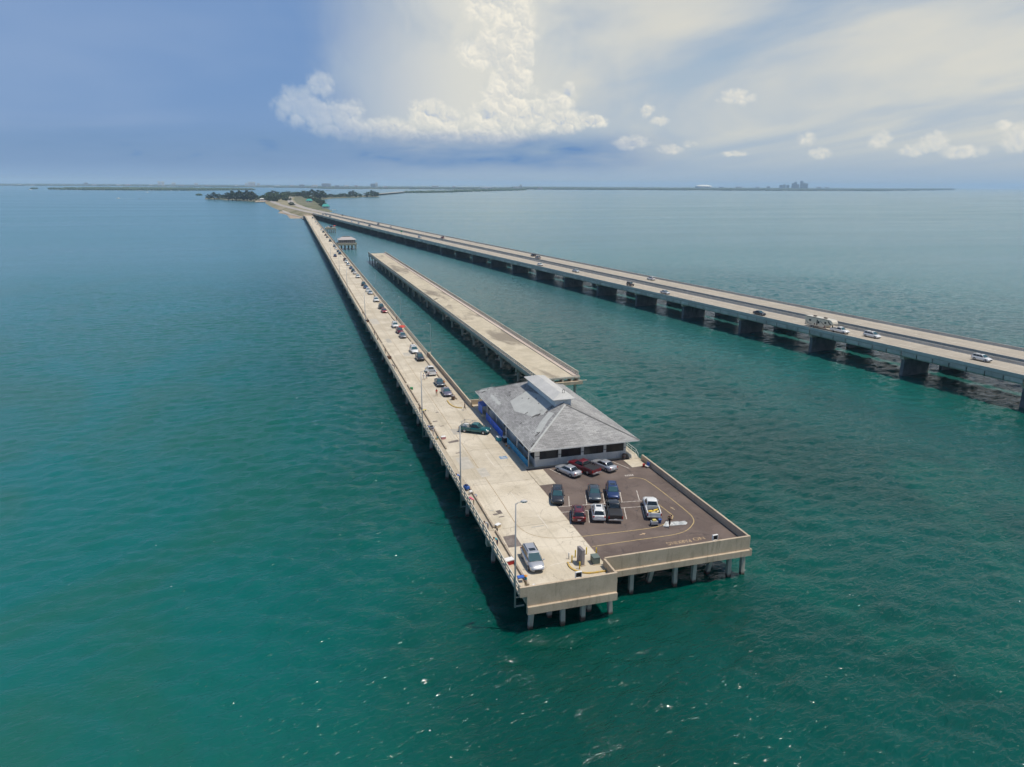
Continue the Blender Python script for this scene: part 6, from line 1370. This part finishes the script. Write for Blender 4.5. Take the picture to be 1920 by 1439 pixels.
def trunk_mesh(h, r): 
    m = MB().tube([(0, 0, -.5), (.1, 0, h * .4), (-.1, .1, h * .75)], [r, r * .75, r * .4], 7)
    for a in (0, 2.1, 4.2): m.tube([(0, 0, h * .35), (1.3 * math.cos(a), 1.3 * math.sin(a), h * .6)], [r * .45, r * .2], 5)
    return m.mesh('trunk', M_bark)
TR = [trunk_mesh(8, .35), trunk_mesh(12, .4)]
def tree(x, y, z, h, w, kind, label, group):
    t = thing('pine_tree' if kind >= 3 else 'leafy_tree', label, 'tree', (x, y, z), random.uniform(0, 6), group); bh = 9.0 if kind < 3 else 13.0
    t.scale = (w / (5.0 if kind < 3 else 4.6), w / (5.0 if kind < 3 else 4.6), h / (bh * 1.02)); ob('crown', CR[kind], t); ob('trunk', TR[0 if kind < 3 else 1], t)
def build_trees():
    rs = random.Random(9)
    left = [(392, 374.0, 16, 3), (402, 374.2, 20, 4), (411, 374.2, 18, 3), (420, 374.6, 14, 1), (428, 375.4, 23, 3), (436, 375.8, 25, 4), (443, 376, 24, 3), (450, 376.3, 26, 4), (457, 376.6, 25, 3), (464, 376.8, 27, 4), (471, 377.2, 28, 3), (476, 377.0, 22, 4)]
    for i, (a, b, h, k_) in enumerate(left):
        p = at(a, b, 1.0); tree(float(p[0]), float(p[1]), .9, h * 1.1, h * .62, k_, f'dark pine on the island point at the left, {["leftmost"] [0] if i == 0 else ORD[i]} counting from the left' if i else 'dark pine on the island point at the far left of the row', 'pines on the left point')
    mid = [(489, 375.5, 12, 0), (497, 376.5, 16, 1), (503, 377.5, 13, 2), (510, 378.5, 16, 0), (516, 379, 14, 1), (507, 372.5, 20, 1), (514, 371.5, 26, 3), (521, 372, 20, 0), (529, 372.5, 18, 2), (536, 372, 20, 1), (541, 370.5, 20, 0), (534, 376.5, 12, 2), (539, 377.5, 11, 0), (526, 374.5, 15, 1), (552, 369.5, 20, 2), (560, 369.5, 17, 1), (570, 370, 22, 0), (578, 371, 24, 3), (586, 371.5, 27, 4), (600, 373.5, 30, 3), (606, 372.8, 24, 4), (596, 372.5, 16, 1), (577, 374, 12, 2), (583, 376, 10, 0), (589, 378, 10, 1), (596, 379.5, 11, 2), (600, 382.5, 11, 0), (603, 386, 10, 1), (606, 388.5, 9, 2), (547, 388.0, 11, 3), (613, 371.3, 12, 0), (621, 371, 13, 1), (629, 370.7, 12, 2), (638, 370.5, 13, 0), (646, 370.4, 14, 1), (654, 370.3, 13, 2), (661, 369.6, 25, 3), (669, 369.8, 15, 0), (676, 369.6, 11, 1), (690, 369.4, 17, 0), (698, 369.0, 25, 3), (704, 369.2, 17, 1)]
    cnt = {}
    for a, b, h, k_ in sorted(mid):
        p = at(a, b, 1.2); side = 'left of the highway' if a < 545 else ('right of the highway' if a < 610 else 'on its thin right end')
        nm = 'tall dark pine' if k_ >= 3 else 'green leafy tree'; i = cnt[nm, side] = cnt.get((nm, side), -1) + 1
        tree(float(p[0]), float(p[1]), 1.0, h * 1.1, h * (.62 if k_ >= 3 else .95), k_, f'{nm} on the far island {side}, {ORD[i] if i else "leftmost"} of these', 'trees on the island')
build_trees()

# ------------------------------------------------------------------ houses and signs on the island
def small_house(px_, py_, w, d, h, roof_h, wm, rm, label, name='island_house'):
    p = at(px_, py_, 1.2); t = thing(name, label, 'building', (float(p[0]), float(p[1]), 1.15))
    MB().box(-w / 2, w / 2, -d / 2, d / 2, 0, h).obj('wall', wm, t)
    for x in np.linspace(-w / 2, w / 2, 5)[1:-1]: MB().box(x - .9, x + .9, -d / 2 - .05, -d / 2 - .002, h * .35, h * .75).obj('window', M_screen, t)
    a, b = w / 2 + .8, d / 2 + .8; v = [(-a, -b, h), (a, -b, h), (a, b, h), (-a, b, h), (-a * .55, 0, h + roof_h), (a * .55, 0, h + roof_h)]
    for f in ((0, 1, 5, 4), (1, 2, 5), (2, 3, 4, 5), (3, 0, 4)):
        q = [v[i] for i in f]; k_ = len(q); MB().add(q + [(c[0], c[1], c[2] - .25) for c in q], [tuple(range(k_)), tuple(reversed(range(k_, 2 * k_)))] + [(i, i + k_, (i + 1) % k_ + k_, (i + 1) % k_) for i in range(k_)]).obj('roof_slope', rm, t)
M_tealr = mat('teal_roof', (.015, .28, .25), .6); M_cyan = mat('blue_roof', (.08, .42, .60), .6)
small_house(611, 391.3, 15, 12, 4.5, 5.0, mat('pale_wall', (.6, .6, .57), .8), M_tealr, 'rest stop with teal hipped roof at the right of the highway landing')
small_house(580, 379.6, 17, 14, 4.5, 5.0, MATS['pale_wall'], M_tealr, 'second teal-roofed rest stop farther back along the highway')
small_house(493, 376.8, 18, 10, 6, 1.5, mat('white_wall', (.75, .75, .72), .8), MATS['white_wall'], 'white house on the left shore of the island')
small_house(504, 376.4, 24, 12, 7, 2.5, MATS['pale_wall'], M_cyan, 'house with light blue roof on the left shore of the island')
def build_tents():
    for i, (a, b, l) in enumerate(((625.5, 396.4, 'pale concrete shelter at the tip right of the highway landing'),)):
        p = at(a, b, 1); t = thing('shelter', l, 'shelter', (float(p[0]), float(p[1]), .9)); MB().box(-4, 4, -3, 3, 2.6, 3.0).obj('roof', M_rail, t)
        for x in (-3.5, 3.5):
            for y in (-2.5, 2.5): MB().box(x - .2, x + .2, y - .2, y + .2, 0, 2.6).obj('post', M_rail, t)
    # green distance sign on the near highway barrier
    yv = min(np.arange(300, 1100, 1.), key=lambda y: abs(hproj(hpt(y, .3, HZ + 1))[0] - 753)); q = hpt(float(yv), .15)
    t = thing('road_sign', 'small green road sign on the near highway barrier', 'sign', (q[0], q[1], HZ + .86)); MB().box(-.06, .06, -.06, .06, 0, 3.4).obj('post', M_steel, t); MB().box(-.9, .9, -.11, -.065, 2.0, 3.4).obj('sign_panel', mat('sign_green', (.02, .22, .12), .5), t)
build_tents()

# ------------------------------------------------------------------ far mangroves, shores, towns
M_wood = mat('far_woods', (.05, .085, .035), .9, fn=weather((.030, .058, .024), (.065, .10, .04), .02, fine=.1, rnd=0))
M_wood2 = mat('far_shore_woods', (.05, .08, .05), .9, fn=weather((.035, .06, .035), (.075, .10, .06), .006, fine=.1, rnd=0))
def wood(name, label, pl, n, h, r, m_, seed):
    """mass of low-poly crowns filling a polygon"""
    rs = random.Random(seed); P = np.array(pl); lo, hi = P.min(0), P.max(0); v, f = [], []
    base = [(math.cos(a) * c, math.sin(a) * c, z) for z, c in ((0, .8), (.55, 1.0), (.9, .55)) for a in np.linspace(0, 2 * math.pi, 7)[:-1]]
    def inside(x, y):
        c = False; j = len(pl) - 1
        for i in range(len(pl)):
            if (pl[i][1] > y) != (pl[j][1] > y) and x < (pl[j][0] - pl[i][0]) * (y - pl[i][1]) / (pl[j][1] - pl[i][1]) + pl[i][0]: c = not c
            j = i
        return c
    k_ = 0; tries = 0
    while k_ < n and tries < n * 30:
        tries += 1; x, y = rs.uniform(lo[0], hi[0]), rs.uniform(lo[1], hi[1])
        if not inside(x, y): continue
        o = len(v); rr, hh = r * rs.uniform(.6, 1.4), h * rs.uniform(.65, 1.15)
        v += [(x + a * rr * rs.uniform(.8, 1.2), y + b * rr * rs.uniform(.8, 1.2), max(-.2, c * hh)) for a, b, c in base] + [(x, y, hh)]
        for q in range(2):
            for i in range(6): f.append((o + q * 6 + i, o + q * 6 + (i + 1) % 6, o + (q + 1) * 6 + (i + 1) % 6, o + (q + 1) * 6 + i))
        for i in range(6): f.append((o + 12 + i, o + 12 + (i + 1) % 6, o + 18))
        k_ += 1
    mb = MB(); mb.add(v, f); return tag(mb.obj(name, m_), label, 'woods', kind='stuff')
def hy(x): return CY - 373.5 + .0057 * (x - CX)                  # horizon row in the photo
def gp(x, dip, z=0.0): return tuple(at(x, hy(x) + dip, z)[:2])
def build_far():
    p = [gp(x, d) for x, d in ((92, 14.6), (160, 15.3), (260, 15.4), (380, 15.0), (475, 13.6), (474, 13.2), (440, 12.2), (300, 11.9), (180, 12.6), (100, 13.8))]
    land('mangrove_islet', p, .4, M_land, 'long flat mangrove islet at the left'); wood('mangrove_wood', 'dense low mangrove trees covering the long islet at the left', p, 1500, 13, 16, M_wood, 1)
    p = [gp(x, d) for x, d in ((58, 14.0), (69, 14.0), (69, 13.4), (58, 13.5))]; wood('mangrove_clump', 'tiny mangrove clump left of the long islet', p, 20, 9, 10, M_wood, 2)
    p = [gp(x, d) for x, d in ((368, 24.2), (377, 24.2), (377, 23.2), (368, 23.4))]; wood('mangrove_clump', 'small dark mangrove clump just left of the island point', p, 16, 6, 5, M_wood, 3)
    # low causeway islets between the island and the right shore
    p = [gp(x, d) for x, d in ((756, 17.2), (800, 17.0), (852, 15.6), (851, 14.6), (800, 15.4), (757, 16.4))]; land('causeway_islet', p, .5, M_land, 'thin causeway islet beyond the island'); wood('causeway_wood', 'low trees on the thin causeway islet', p, 260, 10, 12, M_wood, 4)
    p = [gp(x, d) for x, d in ((852, 15.2), (930, 12.6), (985, 11.0), (985, 10.4), (930, 11.4), (853, 14.2))]; land('causeway_islet', p, .5, M_land, 'farther causeway islet reaching to the right shore'); wood('causeway_wood', 'low trees on the farther causeway islet', p, 320, 12, 20, M_wood, 5)
    t = thing('causeway_bridge', 'low flat bridge linking the island with the causeway islets', 'bridge'); a, b = np.array(gp(704, 22.6)), np.array(gp(757, 17.4)); d = (b - a) / np.linalg.norm(b - a); nn = np.array([-d[1], d[0]]); L_ = np.linalg.norm(b - a)
    for i in range(20):
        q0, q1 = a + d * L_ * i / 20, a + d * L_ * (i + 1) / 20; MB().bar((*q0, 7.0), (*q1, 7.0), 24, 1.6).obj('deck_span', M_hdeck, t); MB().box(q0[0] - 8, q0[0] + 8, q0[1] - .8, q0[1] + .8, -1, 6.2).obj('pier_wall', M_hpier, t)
    # shores
    sh = [('left_shore', [(-500, 9.2), (-200, 9.0), (0, 8.2), (200, 7.6), (420, 8.4), (560, 8.8), (620, 10.5), (760, 10.2), (900, 10.5), (1000, 9.6)], 'far wooded shore with a town along the left horizon', 11),
          ('right_shore', [(960, 9.4), (1100, 9.4), (1300, 9.4), (1500, 9.2), (1650, 8.6), (1740, 7.0), (1785, 6.2)], 'far wooded shore along the right horizon', 15)]
    for nm, pts, l, h in sh:
        front = [gp(x, d) for x, d in pts]; back = [gp(x, max(3.4, d * .62)) for x, d in reversed(pts)]; poly = front + back
        land(nm, poly, .6, M_land, l); wood('shore_wood', l.replace('shore', 'shore trees'), poly, 2600, h, 55, M_wood2, len(nm))
    M_bw = mat('far_white', (.72, .70, .68), .8); M_bp = mat('far_pink', (.55, .42, .40), .8); M_bg = mat('far_grey', (.34, .36, .40), .8); M_win = mat('far_window', (.05, .07, .10), .4)
    def block(x, w, ytop, dip, m_, label, group, nwin=3):
        g0 = at(x - w / 2, hy(x) + dip, 0); g1 = at(x + w / 2, hy(x) + dip, 0); dist = float(np.hypot(*((g0 + g1) / 2)[:2])); wm = float(np.linalg.norm(g1 - g0)); c = (g0 + g1) / 2
        depth = float((c - np.array([0, 0, HC])) @ -np.array(bk)); zt = HC + (hy(x) - ytop) * depth / FPX * 1.03; zt = max(zt, 9)
        t = thing('far_building', label, 'building', (float(c[0]), float(c[1]), 0), -math.atan2(c[0], c[1]), group); dp = min(wm, 40)
        MB().box(-wm / 2, wm / 2, -dp / 2, dp / 2, 0, zt).obj('tower', m_, t); MB().box(-wm * .3, wm * .3, -dp * .3, dp * .3, zt + .01, zt + max(2, zt * .06)).obj('roof_house', m_, t)
        for i in range(nwin): z = zt * (i + 1) / (nwin + 1.3); MB().box(-wm * .46, wm * .46, -dp / 2 - .3, -dp / 2 - .02, z, z + zt * .05).obj('window_band', M_win, t)
    town = [(3, 6, 348), (12, 8, 347.5), (24, 7, 347), (38, 10, 347.5), (62, 6, 347), (78, 12, 348), (96, 5, 346.5), (120, 9, 347), (149, 14, 346.5), (162, 5, 342.8), (176, 8, 346), (200, 10, 347), (222, 6, 346), (240, 9, 346), (262, 7, 347), (284, 6, 346), (299, 4, 340.5), (306, 4, 340.8), (326, 6, 343), (340, 8, 347), (356, 6, 347), (368, 5, 343.5), (388, 9, 347.5), (420, 8, 347), (444, 6, 347), (462, 3, 343.5), (469, 5, 341.5), (476, 5, 341.8), (485, 4, 344), (503, 6, 347), (520, 8, 348), (548, 7, 348), (566, 8, 346.5), (590, 9, 347), (612, 14, 344.5), (632, 7, 348), (650, 8, 348), (668, 5, 348), (700, 8, 345), (706, 3.5, 343.2), (722, 6, 349.5), (770, 8, 350), (816, 10, 348.5), (851, 4, 349.5)]
    for i, (x, w, yt) in enumerate(town):
        m_ = (M_bw, M_bp, M_bg)[(i * 7) % 3] if yt > 345 else (M_bw if x not in (162, 612, 700) else M_bg)
        kind = 'tall' if yt < 345 else 'low'; col = {'far_white': 'white', 'far_pink': 'pinkish', 'far_grey': 'grey'}[m_.name]
        block(x, w, yt, 7.2 if x < 560 else 8.4, m_, f'{kind} {col} building on the left horizon, {ORD[i] if i and i < len(ORD) else ("leftmost" if i == 0 else "fortieth" if i == 39+0 else "forty-" + ORD[i - 40].replace("nearest", "first"))} from the left edge', 'town on the left horizon')
    for i, (x, w, yt, m_, l) in enumerate(((912, 22, 351.5, M_bw, 'wide white hall where the causeway meets the shore'), (968, 9, 351, M_bw, 'white block left of the slim tower at the causeway end'), (976.5, 3, 346.8, M_bw, 'slim white tower at the causeway end'), (1012, 8, 353, M_bp, 'low pinkish block on the right shore near the causeway'))): block(x, w, yt, 9.6 if x > 900 else 9, m_, l, 'buildings at the causeway end', 2)
    sky = [(1464, 5, 347.6, M_bg), (1470, 4, 346.6, M_bg), (1476.5, 4.5, 347.4, M_bg), (1486, 4, 344.8, M_bg), (1490.5, 4.5, 342.6, M_bg), (1495.5, 3.5, 346.3, M_bg), (1502, 4.5, 340.8, M_bg), (1507, 4, 344.5, M_bg), (1511.5, 4, 345.0, M_bg), (1440, 5, 350, M_bg), (1535, 7, 350.5, M_bw), (1420, 6, 350.6, M_bw), (1385, 9, 350.4, M_bw), (1352, 7, 350.8, M_bg), (1550, 6, 351.2, M_bw)]
    for i, (x, w, yt, m_) in enumerate(sorted(sky, key=lambda q: q[0])): block(x, w * .62, yt, 6.3, m_, f'{"grey-blue tower" if yt < 348 else "low building"} of the hazy downtown skyline, {ORD[i] if i else "leftmost"} from the left', 'downtown skyline on the right', 4)
    # domed stadium: pale tilted lens on a ring wall
    c = at(1319, hy(1319) + 6.4, 0); depth = float((c - np.array([0, 0, HC])) @ -np.array(bk)); r_ = 15.5 * depth / FPX
    t = thing('domed_stadium', 'pale domed stadium on the right horizon', 'building', (float(c[0]), float(c[1]), 0)); MB().lathe([(r_, 0), (r_, 34)], 32).obj('ring_wall', M_bg, t); MB().lathe([(r_ * 1.02, 34.1), (r_ * .9, 44), (r_ * .65, 54), (r_ * .35, 60), (r_ * .05, 62)], 32).obj('dome', mat('dome_fabric', (.85, .83, .72), .6), t)
    # boats with wakes
    foam = mat('wake_foam', (.75, .78, .78), .8)
    for x, d, L_, l in ((57, 15.6, 30, 'small boat with white wake near the left edge'), (222, 31.0, 14, 'small white boat with wake left of the island'), (262, 31.6, 9, 'dark small boat left of the island'), (614, 14.0, 22, 'long dark barge beyond the island'), (276, 19.0, 16, 'small white boat before the long islet')):
        q = gp(x, d); t = thing('boat', l, 'boat', (q[0], q[1], 0), math.pi / 2 + .1, 'boats on the bay'); k_ = L_ / 10; dk = 'dark' in l
        MB().rings([[(-1.3 * k_, -4 * k_, .9 * k_), (-.9 * k_, -4 * k_, -.3), (.9 * k_, -4 * k_, -.3), (1.3 * k_, -4 * k_, .9 * k_)], [(-1.4 * k_, 0, 1.0 * k_), (-.9 * k_, 0, -.3), (.9 * k_, 0, -.3), (1.4 * k_, 0, 1.0 * k_)], [(-.1, 4.6 * k_, 1.4 * k_), (-.05, 4 * k_, -.1), (.05, 4 * k_, -.1), (.1, 4.6 * k_, 1.4 * k_)]], True, 0, True).obj('hull', M_gry if dk else M_wpl, t); MB().bbox(-.8 * k_, .8 * k_, -1.6 * k_, .8 * k_, 1.0 * k_, 2.2 * k_, .1).obj('cabin', M_gry if dk else M_wpl, t)
        if not dk: o = tag(MB().sheet([(-.8 * k_, -4.2 * k_), (.8 * k_, -4.2 * k_), (3.2 * k_, -34 * k_), (-3.2 * k_, -34 * k_)], .05).obj('wake', foam, t))
build_far()

# ------------------------------------------------------------------ the air: sea haze over the whole bay
def build_haze():
    m = bpy.data.materials.new('sea_haze'); m.use_nodes = True; t = m.node_tree; t.nodes.clear()
    o = t.nodes.new('ShaderNodeOutputMaterial'); v = t.nodes.new('ShaderNodeVolumePrincipled')
    v.inputs['Color'].default_value = (.62, .80, 1.0, 1); v.inputs['Density'].default_value = 5.8e-5; v.inputs['Anisotropy'].default_value = 0.0
    t.links.new(v.outputs[0], o.inputs['Volume'])
    h = MB().box(-27000, 27000, -21000, 33000, -2.5, 150).obj('haze', m); tag(h, 'thin blue sea haze over the bay', 'haze', kind='stuff')
build_haze()
SC.cycles.volume_step_rate = 8.0
SC.cycles.volume_max_steps = 32
